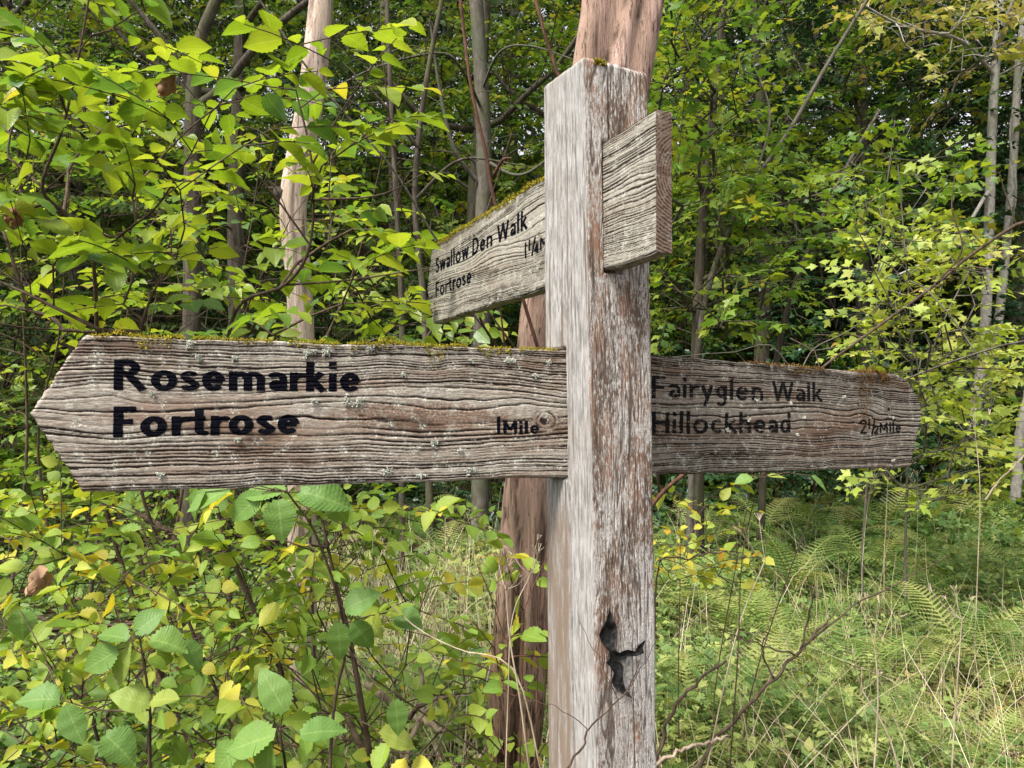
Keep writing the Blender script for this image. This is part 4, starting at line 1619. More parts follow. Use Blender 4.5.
def shrub(name, label, cat, base, stems, targets, spray_L, nl, lsize, leafm, tpls, bark, seed, depth_r=(0.010, 0.003), tilt=.35, flat=.75, rnd=None, droop=.12, rtip=.0016, group=None, extra=None, twigs=True, rtw=.0011, ang=52, foliage="foliage"):
    rng = np.random.default_rng(seed)
    base = np.asarray(base, float)
    root = thing(name, base, label, cat, group)
    bases = []
    for s in stems:
        pts = s[0] if isinstance(s, tuple) else s
        r0, r1 = (s[1], s[2]) if isinstance(s, tuple) else depth_r
        bases.append((pts, r0, r1))
    tubes, dirs = grow(bases, targets, rng, seg=.06, rtip=rtip, jit=.07, pen=.2, up=.06)
    geo = Geo()
    tubes_to(geo, tubes, 8, 5, .006)
    lv = Leaves()
    sprays(targets, dirs, spray_L, nl, lsize, rng, lv, geo if twigs else None, tilt=tilt, flat=flat, rnd=rnd, droop=droop, rtw=rtw, ang=ang)
    if extra:
        for (tg, L, n_, sz, rn) in extra:
            d = unit(rng.normal(0, 1, (len(tg), 3)) * [1, .6, .3])
            sprays(tg, d, L, n_, sz, rng, lv, geo if twigs else None, tilt=tilt, flat=flat, rnd=rn, droop=droop, rtw=rtw)
    geo.build("stems", bark, root, base)
    lv.build(foliage, tpls, leafm, root, base, rng)
    return root


def px_targets(n, x0, x1, y0, y1, d0, d1, rng, mask=None):
    out = []
    while len(out) < n:
        x, y, d = rng.uniform(x0, x1), rng.uniform(y0, y1), rng.uniform(d0, d1)
        if mask is None or mask(x, y, d):
            out.append(P(x, y, d))
    return np.array(out)


rs = np.random.default_rng(21)


def upmask(x, y, d):
    if x > 385 and y > 175 and d < 2.0:
        return False
    if x > 455 and y > 175:
        return False
    # foliage is thick at the left and mid height, thin near the top right and beside the high board
    lim = np.interp(x, [-100, 0, 60, 130, 200, 260, 340, 420, 480, 520], [10, 20, -30, 20, 110, 70, 90, 150, 190, 245])
    return y > lim and rs.uniform() < np.interp(y - lim, [0, 60], [.45, 1])


# --- big elm shrub at upper left (front layer)
lb = np.array([-0.55, 2.1, float(gz(-0.55, 2.1))])
stemsA = [
    (spline([lb, P(120, 560, 2.1), P(100, 400, 2.0), P(96, 300, 1.9), P(93, 256, 1.85)], 24), .0065, .0045),
    (pxline([(93, 256, 1.85), (66, 215, 1.8), (42, 187, 1.75), (62, 130, 1.75), (78, 60, 1.72), (92, -20, 1.7)], 24), .0055, .002),
    (pxline([(42, 187, 1.75), (18, 165, 1.75), (8, 150, 1.75), (22, 90, 1.75)], 14), .004, .0018),
    (pxline([(93, 256, 1.85), (130, 228, 1.8), (158, 205, 1.75), (192, 152, 1.7)], 16), .0042, .0015),
    (spline([lb + [.12, .05, 0], P(150, 520, 1.9), P(140, 360, 1.75), P(150, 300, 1.7), P(175, 262, 1.7)], 20), .005, .002),
    (spline([lb + [.3, .2, 0], P(225, 540, 2.0), P(225, 380, 1.95), P(238, 307, 1.9), P(285, 285, 1.85), P(310, 245, 1.8), P(312, 165, 1.78), P(296, 90, 1.75)], 30), .0062, .0022),
    (pxline([(312, 165, 1.78), (335, 122, 1.75), (352, 95, 1.75)], 10), .0028, .0012),
    (pxline([(0, 282, 1.7), (50, 305, 1.7), (100, 330, 1.7)][::-1] + [(-60, 262, 1.7)], 14), .005, .002),
    (pxline([(310, 245, 1.8), (270, 190, 1.75), (240, 160, 1.72)], 10), .0028, .0012),
    (pxline([(285, 285, 1.85), (350, 280, 1.85), (430, 268, 1.85)], 12), .003, .0014),
    (pxline([(312, 200, 1.78), (380, 195, 1.8), (430, 170, 1.8)], 12), .003, .0012),
]
tA = px_targets(78, -70, 440, -10, 338, 1.55, 2.2, rs, upmask)
tA = np.vstack([tA, [P(*q) for q in ((20, 20, 1.6), (50, 55, 1.6), (110, 30, 1.65), (60, 95, 1.65), (130, 100, 1.6), (30, 140, 1.6), (170, 120, 1.65), (110, 150, 1.7), (260, 80, 1.6), (300, 45, 1.6), (330, 60, 1.6),
                                     (360, 85, 1.65), (385, 120, 1.6), (345, 150, 1.65), (400, 155, 1.7), (270, 130, 1.6), (180, 190, 1.6), (20, 190, 1.65))]])
shrub("elm_shrub", "big elm shrub with sunlit yellow green leaves filling the upper left, nearest the camera", "shrub", lb, stemsA, tA, .20, 7, .066, M_ELM, ELM, B_TWIG, 31, tilt=.28,
      extra=[(px_targets(9, -10, 120, 5, 150, 1.45, 1.7, rs), .16, 6, .07, None)])
# --- second elm behind it
lb2 = np.array([-1.6, 3.2, float(gz(-1.6, 3.2))])
stemsB = [(spline([lb2 + [k * .25, .1 * k, 0], P(40 + 90 * k, 480, 3.1), P(60 + 90 * k, 330, 3.0 + .1 * k), P(70 + 110 * k, 180 + 20 * k, 2.9)], 20), .007, .002) for k in range(4)]
tB = px_targets(140, -120, 530, 30, 350, 2.3, 3.6, rs, lambda x, y, d: upmask(x, y - 25, d))
shrub("elm_shrub", "second elm shrub with smaller darker leaves, between the front elm and the bleached dead trunk", "shrub", lb2, stemsB, tB, .26, 8, .062, M_ELM, ELMLO, B_TWIG, 32)
lb3 = np.array([-3.6, 5.6, float(gz(-3.6, 5.6))])
stemsC = [(spline([lb3 + [k * .5, .15 * k, 0], lb3 + [k * .6, .2, 1.2], lb3 + [k * .8, .1, 2.5], lb3 + [k * .9, 0, 3.6]], 16), .014, .003) for k in range(5)]
tC = px_targets(210, -140, 500, 60, 420, 4.2, 6.6, rs, lambda x, y, d: upmask(x, y + 10, d))
shrub("elm_shrub", "farthest elm shrub, a dim leafy screen low behind the bleached dead trunk", "shrub", lb3, stemsC, tC, .38, 9, .072, M_SYC, ELMLO, B_TWIG, 33, twigs=False)

# --- low yellowing shrub below the left board
lc = np.array([-0.75, 1.9, float(gz(-0.75, 1.9))])
rs2 = np.random.default_rng(22)


def lowmask(x, y, d):
    if x > 500 or (x > 370 and rs2.uniform() > .35):
        return False
    if x < 70 and 560 < y < 650:
        return rs2.uniform() < .25
    return True


stemsD = [(spline([lc + [k * .22, .12 * (k % 2), 0], lc + [k * .24, .1, .5], P(30 + 75 * k, 640, 1.9), P(40 + 82 * k, 540, 1.8)], 16), .0034, .0013) for k in range(-1, 5)]
stemsD.append((pxline([(372, 768, 1.7), (352, 650, 1.7), (335, 580, 1.7), (322, 520, 1.68)], 14), .007, .003))
tD = px_targets(330, -60, 480, 505, 790, 1.5, 2.3, rs2, lowmask)
sh_low = shrub("low_shrub", "low shrub with green and clear yellow leaves under the left board", "shrub", lc, stemsD, tD, .14, 6, .045, M_ELM2, ELM, B_TWIG, 34, tilt=.55, flat=.55)
ld = np.array([-1.5, 3.2, float(gz(-1.5, 3.2))])
stemsE = [(spline([ld + [k * .3, .12 * (k % 2), 0], ld + [k * .34, .1, .5], ld + [k * .4, .0, 1.0]], 12), .0055, .0015) for k in range(-2, 6)]
tE = px_targets(280, -80, 470, 480, 760, 2.4, 3.8, rs2, lowmask)
shrub("low_shrub", "bushy shrub with small leaves behind the yellowing low shrub at lower left", "shrub", ld, stemsE, tE, .22, 7, .050, M_ELM2, ELMLO, B_TWIG, 35, tilt=.5, flat=.6)

# --- broad fresh leaves close under the left board
def hero(name, label, base, leaves_, bark, leafm, stems):
    """a few big leaves placed one by one: (px, py, depth, length px, image angle deg, rnd)"""
    root = thing(name, base, label, "sapling")
    geo = Geo()
    lv = Leaves()
    rng = np.random.default_rng(int(abs(base[0]) * 1000))
    for s, r0, r1 in stems:
        geo.tube(s, np.linspace(r0, r1, len(s)), 6)
    allst = np.concatenate([s for s, _, _ in stems])
    for (x, y, d, L, a, r) in leaves_:
        p = P(x, y, d)
        ax = np.array([cos(radians(a)), 0, sin(radians(a))]) + np.array([0, rng.uniform(-.5, .2), 0])
        q = allst[np.argmin(np.linalg.norm(allst - p, axis=1))]
        mid = (p + q) / 2 + UP * .01
        geo.tube(np.array([q, mid, p]), [.0013, .0011, .0008], 5)
        nr = np.array([rng.normal(0, .45), rng.uniform(-.9, -.35), 0.7])
        lv.add(p[None], unit(ax)[None], nr[None], np.array([L * rng.uniform(.7, .95) / FPX * d]), np.array([r]))
    geo.build("stems", bark, root, base)
    lv.build("foliage", ELMHI, leafm, root, base, rng)
    return root


hb = np.array([-.33, 1.45, float(gz(-.33, 1.45))])
hero("elm_sapling", "elm sapling with broad fresh green leaves hanging just under the middle of the left board", hb,
     [(285, 492, 1.35, 62, -178, .5), (262, 494, 1.35, 58, -140, .4), (278, 500, 1.33, 62, -75, .45), (230, 490, 1.36, 50, -160, .5), (300, 492, 1.34, 60, -8, .3), (205, 492, 1.36, 45, -120, .6), (330, 497, 1.4, 40, -60, .6),
      (345, 610, 1.4, 45, 30, .35), (338, 622, 1.4, 45, -85, .5), (352, 622, 1.4, 42, -50, .3), (395, 612, 1.5, 40, -20, .35),
      (395, 700, 1.35, 46, -80, .4), (380, 730, 1.35, 50, -30, .9)],
     B_TWIG, M_BIG, [(spline([hb, P(330, 768, 1.45), P(345, 640, 1.42), P(318, 540, 1.38), P(288, 493, 1.35)], 24), .0042, .0016), (pxline([(345, 640, 1.42), (380, 690, 1.37), (396, 690, 1.35)], 8), .002, .001)])
hb2 = np.array([-.62, 1.42, float(gz(-.62, 1.42))])
hero("elm_sapling", "elm sapling with serrated leaves low at lower left, one leaf blotched brown and yellow", hb2,
     [(128, 640, 1.3, 52, 165, .4), (130, 643, 1.3, 62, -110, .8), (150, 640, 1.28, 46, -5, .6), (118, 650, 1.3, 48, -150, .5), (135, 632, 1.3, 40, 40, .3), (185, 640, 1.32, 48, -60, .35), (150, 705, 1.3, 50, 150, .8), (152, 700, 1.3, 46, 10, .9),
      (60, 700, 1.32, 50, 165, .3), (66, 705, 1.3, 52, -60, .35), (105, 735, 1.3, 46, -30, .3), (20, 610, 1.4, 40, -70, .5)],
     B_TWIG, M_BIG, [(spline([hb2, P(150, 790, 1.36), P(150, 710, 1.32), P(140, 640, 1.3)], 16), .004, .0015), (pxline([(150, 710, 1.32), (100, 710, 1.32), (62, 700, 1.32)], 8), .002, .001)])
hb3 = np.array([-.28, 1.18, float(gz(-.28, 1.18))])
hero("elm_sapling", "elm sapling with large pale veined leaves at the bottom edge left of the post", hb3,
     [(275, 735, 1.2, 66, -160, .6), (270, 742, 1.2, 60, -100, .5), (285, 712, 1.2, 58, 120, .5), (300, 735, 1.2, 50, 10, .3), (240, 745, 1.22, 50, -140, .6)],
     B_TWIG, M_BIG, [(spline([hb3, P(290, 840, 1.22), P(280, 730, 1.2)], 10), .004, .0015)])

# leafy sprigs growing up in front of the leaning trunk
rs5 = np.random.default_rng(29)
lf5 = np.array([-.02, 1.62, float(gz(-.02, 1.62))])
st5 = [(spline([lf5 + [.02 * k, 0, 0], lf5 + [.03 * k, .02, .6], P(508 + 16 * k, 640 - 30 * k, 1.62)], 14), .0035, .0014) for k in range(3)]
t5 = px_targets(22, 478, 546, 555, 775, 1.5, 1.72, rs5)
shrub("bramble", "leafy sprigs climbing in front of the leaning reddish trunk left of the post's foot", "shrub", lf5, st5, t5, .09, 4, .042, M_ELM2, ELM, B_RED, 37, tilt=.6, flat=.4)

# --- tall bare reddish shoots in front of the wood
def shoot(label, cl, r0, r1, bark, name="bare_shoot", side=(), group=None):
    pts = pxline(cl, 26)
    root_z = pts[0].copy()
    gpt = np.array([pts[0][0] + .03, pts[0][1] + .05, float(gz(pts[0][0], pts[0][1])) - .02])
    if pts[0][2] - gpt[2] > .05:
        pts = np.vstack([spline([gpt, (gpt + pts[0]) / 2 + [.01, 0, 0], pts[0]], 10)[:-1], pts])
    g = Geo()
    base = pts[0].copy()
    g.tube(pts - base, np.linspace(r0, r1, len(pts)), 7)
    for s in side:
        q = pxline(s, 12)
        g.tube(q - base, np.linspace(r1 * 1.3, r1 * .5, 12), 5)
    o = g.build(name, bark)
    o.location = base
    tag(o, label, "shoot", group)
    return o


shoot("straight reddish shoot rising behind the high board to the top edge", [(560, 420, 1.75), (500, 222, 1.7), (485, 150, 1.7), (470, 80, 1.7), (457, -30, 1.7)], .0045, .0035, B_RED, side=[[(494, 175, 1.7), (503, 160, 1.66), (512, 158, 1.65)]])
shoot("reddish shoot slanting to the top edge just left of the post top", [(585, 330, 1.85), (566, 110, 1.8), (556, 70, 1.8), (545, 35, 1.8), (530, -20, 1.8)], .0048, .004, B_RED)
shoot("long thin grey brown shoot slanting across the bleached dead trunk to the high board", [(613, 500, 2.2), (530, 370, 2.0), (440, 245, 1.85), (395, 172, 1.8), (340, 108, 1.75), (300, 58, 1.72), (256, -5, 1.7)], .0035, .0022, B_GREY)
shoot("thin twig hanging dark between the bleached trunk and the high board", [(600, 480, 2.2), (470, 310, 1.9), (410, 230, 1.75), (398, 180, 1.7), (390, 120, 1.7), (383, 60, 1.7), (380, 0, 1.7)], .002, .0012, B_TWIG)
shoot("pair of red stems under the high board left of the post", [(530, 560, 2.15), (505, 380, 1.9), (480, 318, 1.8)], .004, .003, B_RED, side=[[(515, 430, 1.98), (504, 340, 1.9), (500, 306, 1.88)]])
shoot("reddish stem slanting up behind the post under the right board", [(640, 520, 1.7), (665, 490, 1.7), (690, 468, 1.7), (720, 430, 1.72)], .0055, .004, B_RED)

# ---------------------------------------------- right hand middle distance
def stem_tree(name, label, cat, stems, targets, spray_L, nl, lsize, leafm, tpls, bark, seed, rtip=.004, tilt=.45, flat=.7, group=None, twigs=True, rtw=.002, lowc=True):
    rng = np.random.default_rng(seed)
    b0 = stems[0][0][0]
    base = np.array([b0[0], b0[1], float(gz(b0[0], b0[1]))])
    root = thing(name, base, label, cat, group)
    st = []
    for i, (p, r0, r1) in enumerate(stems):
        if i == 0:
            p = np.vstack([base - [0, 0, .1], p])
        st.append((p, r0, r1))
    geo = Geo()
    lv = Leaves()
    if len(targets):
        tubes, dirs = grow(st, targets, rng, seg=.15, rtip=rtip, jit=.08, pen=.2)
        tubes_to(geo, tubes, 12, 4, .02)
        sprays(targets, dirs, spray_L, nl, lsize, rng, lv, geo if twigs else None, tilt=tilt, flat=flat, rtw=rtw)
    else:
        for p, r0, r1 in st:
            geo.tube(p, np.linspace(r0, r1, len(p)), 10)
    geo.build("trunk", bark, root, base)
    if lv.rows:
        lv.build("crown", tpls, leafm, root, base, rng)
    return root


rs3 = np.random.default_rng(23)
D1 = 10.5
autT = px_targets(190, 850, 1090, -90, 75, 8.6, 11.8, rs3, lambda x, y, d: y < np.interp(x, [850, 900, 960, 1024, 1090], [25, 60, 80, 95, 100]))
autT = np.vstack([autT, px_targets(16, 925, 1000, 215, 290, 9.6, 11, rs3)])
stem_tree("slender_tree", "slender pale trunk topped by dry yellow brown leaves, left of two at the right edge", "tree",
          [(pxline([(962, 500, D1), (968, 460, D1), (978, 390, D1), (985, 328, D1), (989, 225, D1), (992, 130, D1), (996, 60, D1), (1004, -60, D1)], 30), .082, .05),
           (pxline([(989, 190, D1), (960, 235, 10), (925, 262, 9.7), (868, 288, 9.5)], 14), .026, .01),
           (pxline([(994, 75, D1), (960, 40, 10), (900, 25, 9.6), (840, -10, 9.2)], 14), .028, .01),
           (pxline([(994, 60, D1), (1010, 10, 10), (1030, -40, 9.8)], 10), .035, .016)],
          autT, .62, 13, .125, M_AUT, MAPLE, B_PALE, 41)
stem_tree("slender_tree", "slender pale trunk, the right one of the two leaning trunks at the right edge", "tree",
          [(pxline([(962, 505, 10.9), (972, 455, 10.9), (985, 395, 10.9), (996, 340, 10.9), (1006, 250, 10.9), (1014, 150, 10.9), (1019, 60, 10.9), (1034, -60, 10.9)], 30), .072, .045),
           (pxline([(1008, 240, 10.9), (1016, 190, 10.5), (1010, 130, 10.4), (1020, 80, 10.4)], 12), .022, .008)],
          px_targets(30, 1000, 1120, -100, 60, 9.5, 12, rs3), .62, 13, .125, M_AUT, MAPLE, B_PALE, 42)
stem_tree("broad_trunk_tree", "stout grey trunk half cut off by the right frame edge behind the slender trunks", "tree",
          [(pxline([(1036, 500, 12.8), (1030, 400, 12.8), (1022, 300, 12.8), (1028, 180, 12.9), (1040, 20, 13), (1050, -150, 13)], 24), .24, .14)],
          px_targets(60, 960, 1150, -160, 30, 12, 14, rs3), .7, 14, .14, M_BEECH, OVAL, B_GREY, 43)
# pale yellow green sapling
sapT = px_targets(250, 865, 1000, 225, 520, 4.4, 5.8, rs3, lambda x, y, d: ((x - 935) / 80) ** 2 + ((y - 330) / 120) ** 2 < 1 or (880 < x < 985 and 420 < y < 500) or (870 < x < 900 and 150 < y < 260))
stem_tree("young_sapling", "young sapling with pale lime leaves beyond the tip of the right board", "sapling",
          [(pxline([(905, 560, 5.0), (908, 450, 5.0), (912, 350, 5.0), (905, 250, 5.0), (898, 165, 5.0)], 20), .009, .004),
           (pxline([(908, 430, 5.0), (940, 330, 4.9), (975, 260, 4.9)], 12), .008, .003)],
          sapT, .30, 9, .082, M_PALE, MAPLE, B_GREY, 44, rtip=.0025, rtw=.0015)
sapT2 = px_targets(60, 850, 950, 150, 250, 5.2, 6.4, rs3)
stem_tree("young_sapling", "young maple with fresh green lobed leaves above the pale sapling", "sapling",
          [(pxline([(862, 560, 5.8), (872, 400, 5.8), (880, 250, 5.8), (895, 120, 5.8)], 16), .010, .004)],
          sapT2, .36, 9, .11, M_SYC, MAPLE, B_GREY, 45, rtip=.0025, rtw=.0018)
# sycamore right beside the high board's butt
sycT = px_targets(230, 640, 800, -60, 330, 5.6, 7.6, rs3, lambda x, y, d: x < np.interp(y, [-60, 60, 150, 240, 330], [735, 745, 740, 800, 770]))
stem_tree("sycamore_tree", "young sycamore with bright lobed leaves right beside the butt end of the high board", "tree",
          [(pxline([(697, 520, 7.2), (697, 420, 7.2), (697, 330, 7.2), (704, 200, 7.2), (716, 80, 7.2), (735, -120, 7.2)], 24), .068, .025)],
          sycT, .45, 11, .115, M_SYC, MAPLE, B_DARK, 46, rtw=.002)
sycT = px_targets(90, 690, 860, 150, 250, 6.5, 8.2, rs3)
stem_tree("sycamore_tree", "low leaning sycamore with layered leaf sprays between the signpost and the dark evergreens", "tree",
          [(pxline([(760, 540, 7.8), (768, 420, 7.8), (790, 300, 7.8), (840, 180, 7.9), (880, 110, 8.0)], 20), .04, .015)],
          sycT, .5, 12, .115, M_SYC, MAPLE, B_DARK, 47, rtw=.002)
# bare lichen grey dead saplings top right
rb = np.random.default_rng(9)


def bare_tree(label, stems, ntw, seed, bark=None, depth=7.0):
    rng = np.random.default_rng(seed)
    bases = [(pxline(s, 22), r0, r1) for s, r0, r1 in stems]
    b0 = bases[0][0][0]
    base = np.array([b0[0], b0[1], float(gz(b0[0], b0[1]))])
    bases[0] = (np.vstack([base - [0, 0, .1], bases[0][0]]), bases[0][1], bases[0][2])
    allp = np.concatenate([b[0][6:] for b in bases])
    tg = allp[rng.integers(0, len(allp), ntw)] + rng.normal(0, 1, (ntw, 3)) * [.35, .25, .22]
    tubes, _ = grow(bases, tg, rng, seg=.09, rtip=.004, jit=.14, pen=.1)
    geo = Geo()
    tubes_to(geo, tubes, 8, 4, .02)
    o = geo.build("bare_tree", bark or B_GREY, None, base)
    o.location = base
    tag(o, label, "dead tree")
    return o


bare_tree("bare lichen grey tree slanting to the top edge right of the sycamore", [([(690, 520, 7), (700, 330, 7), (735, 215, 7), (790, 130, 6.8), (830, 60, 6.7), (880, -20, 6.6)], .034, .014), ([(745, 205, 7), (770, 120, 7), (752, 60, 7)], .016, .007),
                                                                                    ([(740, 215, 7), (830, 190, 6.8), (900, 150, 6.6)], .014, .005), ([(720, 250, 7), (800, 240, 6.8), (860, 225, 6.7)], .01, .004)], 34, 51)
bare_tree("arching bare brown branch sweeping over the right board tip to the frame edge", [([(1150, 560, 4.3), (1120, 250, 4.3), (1040, 218, 4.3), (975, 252, 4.3), (935, 285, 4.3), (880, 325, 4.3), (832, 360, 4.3), (800, 385, 4.3)], .013, .006), ([(935, 285, 4.3), (962, 250, 4.2), (952, 210, 4.2), (955, 172, 4.2)], .006, .003)], 10, 52, B_TWIG)
bare_tree("low bare twigs fanning just above the right board", [([(1130, 520, 3.5), (1100, 350, 3.5), (1030, 340, 3.5), (950, 362, 3.55), (880, 385, 3.6), (800, 372, 3.6), (770, 345, 3.6), (735, 352, 3.6)], .007, .002), ([(800, 372, 3.6), (815, 348, 3.6), (850, 330, 3.6), (885, 300, 3.6)], .004, .002)], 12, 53, B_GREY)
bare_tree("dark forked tree with a bough arching over the upper left leaves", [([(190, 520, 7.5), (192, 300, 7.5), (193, 100, 7.5), (200, 40, 7.5), (235, -40, 7.5)], .10, .05), ([(193, 110, 7.5), (225, 85, 7.4), (262, 40, 7.3), (310, 0, 7.2), (360, -30, 7.2)], .05, .025), ([(193, 90, 7.5), (170, 50, 7.4), (130, 0, 7.3)], .04, .02)], 26, 54, B_DARK)
bare_tree("thin grey trunk between the bleached dead trunk and the high board", [([(402, 520, 6.5), (402, 330, 6.5), (399, 250, 6.5), (392, 120, 6.5), (385, -40, 6.5)], .028, .018)], 14, 55, B_DARK)
bare_tree("grey tree trunk with bare side branches rising behind the high board", [([(480, 520, 9), (482, 280, 9), (484, 160, 9), (480, 60, 9), (470, -80, 9)], .105, .075), ([(484, 190, 9), (455, 150, 8.8), (440, 90, 8.7), (430, 20, 8.6)], .03, .012), ([(484, 160, 9), (520, 175, 8.8), (560, 150, 8.7)], .025, .01), ([(482, 110, 9), (462, 70, 8.4), (440, 53, 8.2), (380, 66, 8.0), (330, 90, 8.0)], .02, .008), ([(482, 90, 9), (500, 52, 8.4), (530, 46, 8.2), (575, 60, 8.1)], .018, .007)], 28, 56, B_GREY)
bare_tree("dark dead tree with crooked low boughs behind the high board's moss", [([(430, 520, 8), (425, 320, 8), (415, 200, 8), (425, 90, 8), (450, -40, 8)], .042, .022), ([(415, 200, 8), (460, 160, 7.8), (520, 165, 7.7)], .022, .008), ([(420, 150, 8), (380, 100, 7.8), (340, 60, 7.7)], .022, .008)], 40, 57, B_DARK)

# understory bushes under the wood (each a bush of its own)
bush_g = "understory bushes at the foot of the wood"
bp = {}
def bush_proto(name, leafm, tpls, ls, seed, n=170, r=1.2, h=1.7, nl=14):
    rng = np.random.default_rng(seed)
    tg = blob_targets(n, 0, 0, h * .5, r, r, h * .55, .3, 0, seed=seed)(rng)
    tg = tg[tg[:, 2] > .12]
    bases = [(spline([[0.1 * cos(a), 0.1 * sin(a), 0], [.4 * r * cos(a), .4 * r * sin(a), h * .35], [.6 * r * cos(a), .6 * r * sin(a), h * .8]], 8), .014, .004) for a in rng.uniform(0, 6.28, 7)]
    bases = [(np.vstack([[[0, 0, -.05]], b[0]]), b[1], b[2]) for b in bases]
    tubes, dirs = grow(bases, tg, rng, seg=.15, rtip=.002)
    root = thing(name, HID, "", "bush", bush_g)
    geo = Geo()
    tubes_to(geo, tubes, 6, 4, .02)
    lv = Leaves()
    sprays(tg, dirs, .32, nl, ls, rng, lv, None, tilt=.5, flat=.5)
    geo.build("stems", B_TWIG, root)
    lv.build("foliage", tpls, leafm, root, None, rng)
    return root


bp['hazel'] = bush_proto("hazel_bush", M_SYC, ELMLO, .085, 61)
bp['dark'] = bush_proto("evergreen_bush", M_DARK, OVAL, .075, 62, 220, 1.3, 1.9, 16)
bp['beech'] = bush_proto("woodland_bush", M_BEECH, OVAL, .075, 63, 190, 1.2, 1.8, 16)
BUSH = [(-60, 8.5, 'hazel', 1.1), (40, 9.5, 'beech', 1.2), (150, 8.6, 'hazel', 1.0), (250, 9.5, 'beech', 1.1), (350, 9.5, 'dark', 1.0), (455, 11, 'dark', 1.1), (560, 11, 'beech', 1.0), (660, 10.5, 'dark', 1.1),
        (735, 11.5, 'dark', 1.2), (805, 10, 'dark', .9), (850, 11.5, 'hazel', 1.0), (905, 10.5, 'dark', 1.1), (980, 10.5, 'dark', 1.2), (1040, 9.5, 'hazel', 1.0), (1080, 11.5, 'dark', 1.3),
        (0, 13, 'dark', 1.6), (110, 13.5, 'dark', 1.5), (210, 14, 'beech', 1.6), (300, 13, 'dark', 1.5), (400, 14.5, 'beech', 1.5), (500, 14.5, 'dark', 1.5), (600, 15, 'beech', 1.6), (690, 14, 'hazel', 1.4), (770, 15, 'dark', 1.6), (860, 15.5, 'dark', 1.6),
        (950, 15, 'beech', 1.5), (1050, 16, 'dark', 1.6), (50, 18, 'beech', 2.0), (170, 19, 'dark', 2.0), (270, 18, 'hazel', 2.0), (380, 20, 'dark', 2.1), (470, 19, 'hazel', 2.0), (580, 20, 'dark', 2.2), (680, 19, 'beech', 2.0), (780, 21, 'hazel', 2.2), (880, 20, 'dark', 2.2), (990, 21, 'beech', 2.2), (1100, 20, 'dark', 2.2)]
LM = [(0, "at the left frame edge"), (90, "behind the left board's tip"), (200, "behind the lettering of the left board"), (300, "at the foot of the bleached dead trunk"), (400, "left of the high board's tip"), (480, "under the high board"),
      (570, "straight behind the post"), (670, "just right of the post"), (750, "behind the middle of the right board"), (820, "just left of the lime sapling"), (900, "behind the lime sapling"), (970, "behind the slender pale trunks"), (1060, "at the right frame edge")]
ADJ = {'hazel': "green hazel bush", 'dark': "dark evergreen bush", 'beech': "dull green woodland bush"}
DIST = [(10.9, "nearest row"), (14.9, "second row"), (17.5, "third row"), (30, "far row")]
ru = np.random.default_rng(78)
usedb = set()
labs = set()
for px, dep, kd, sc in BUSH:
    lm = min(LM, key=lambda q: abs(q[0] - px))[1]
    rw_ = [n for d, n in DIST if dep < d][0]
    lab = f"{ADJ[kd]} {lm}, {rw_}"
    if lab in labs:
        lab = f"{ADJ[kd]} {lm}, {rw_}, smaller"
    labs.add(lab)
    q = place_at(px, dep)
    if kd not in usedb:
        usedb.add(kd)
        o = bp[kd]
        o.location = q
        o.scale = (sc, sc, sc)
        o["label"] = lab
    else:
        dup(bp[kd], q, ru.uniform(0, 6.28), sc, lab, bush_g)

# ================================================================== UNDERGROWTH
ru = np.random.default_rng(90)


M_BROWN = leaf_mat("brown_stem", [(0.0, (0.06, 0.035, 0.022)), (0.6, (0.16, 0.10, 0.07)), (1.0, (0.30, 0.21, 0.15))], 0.1, False, 0.8, 0.1, tcol=(1, .9, .8))


def field_pts(n, d0, d1, px0, px1, rng, power=1.0):
    d = d0 + (d1 - d0) * rng.uniform(0, 1, n) ** power
    px = rng.uniform(px0, px1, n)
    x = (px - 512) / FPX * d
    y = d
    return x, y, gz(x, y)


def herbs(name, n, d0, d1, px0, px1, h0, h1, nl, lsize, tpls, mat, rng, power=1.0, clump=0.9, stemmat=None, rr=(0, 1)):
    x, y, z = field_pts(n, d0, d1, px0, px1, rng, power)
    dens = vnoise(x * clump + 7, y * clump + 3, 120)
    keep = dens > rng.uniform(-0.9, 0.35, n)
    x, y, z, dens = x[keep], y[keep], z[keep], dens[keep]
    m = len(x)
    H = rng.uniform(h0, h1, m) ** 1.0 * (0.75 + 0.45 * dens) * rng.uniform(.6, 1.25, m)
    lv = Leaves()
    u = rng.uniform(0.15, 1.0, (m, nl)) ** 0.7
    az = rng.uniform(0, 2 * pi, (m, nl))
    rad = (1.05 - u) * 0.10 + .02
    pos = np.stack([x[:, None] + np.cos(az) * rad, y[:, None] + np.sin(az) * rad, z[:, None] + H[:, None] * u], -1)
    el = rng.normal(0.35, 0.35, (m, nl))
    ax = np.stack([np.cos(az) * np.cos(el), np.sin(az) * np.cos(el), np.sin(el)], -1)
    nr = np.stack([-np.cos(az) * np.sin(el), -np.sin(az) * np.sin(el), np.cos(el)], -1) + rng.normal(0, .3, (m, nl, 3))
    tone = rng.uniform(0, 1, (m, 1)) * .55 + rng.uniform(0, 1, (m, nl)) * .45
    # patches of herbs differ in kind and so in leaf colour
    tone = np.clip(tone + 0.25 * vnoise(x * .8 + 20, y * .8, 121)[:, None], 0, 1)
    tone = rr[0] + (rr[1] - rr[0]) * tone
    sz = lsize * rng.uniform(.6, 1.25, (m, nl))
    f = lambda a: a.reshape(-1, a.shape[-1]) if a.ndim == 3 else a.ravel()
    lv.add(f(pos), f(ax), f(nr), f(sz), f(tone))
    o = lv.build(name, tpls, mat, None, None, rng)
    tag(o, kind="stuff")
    return o


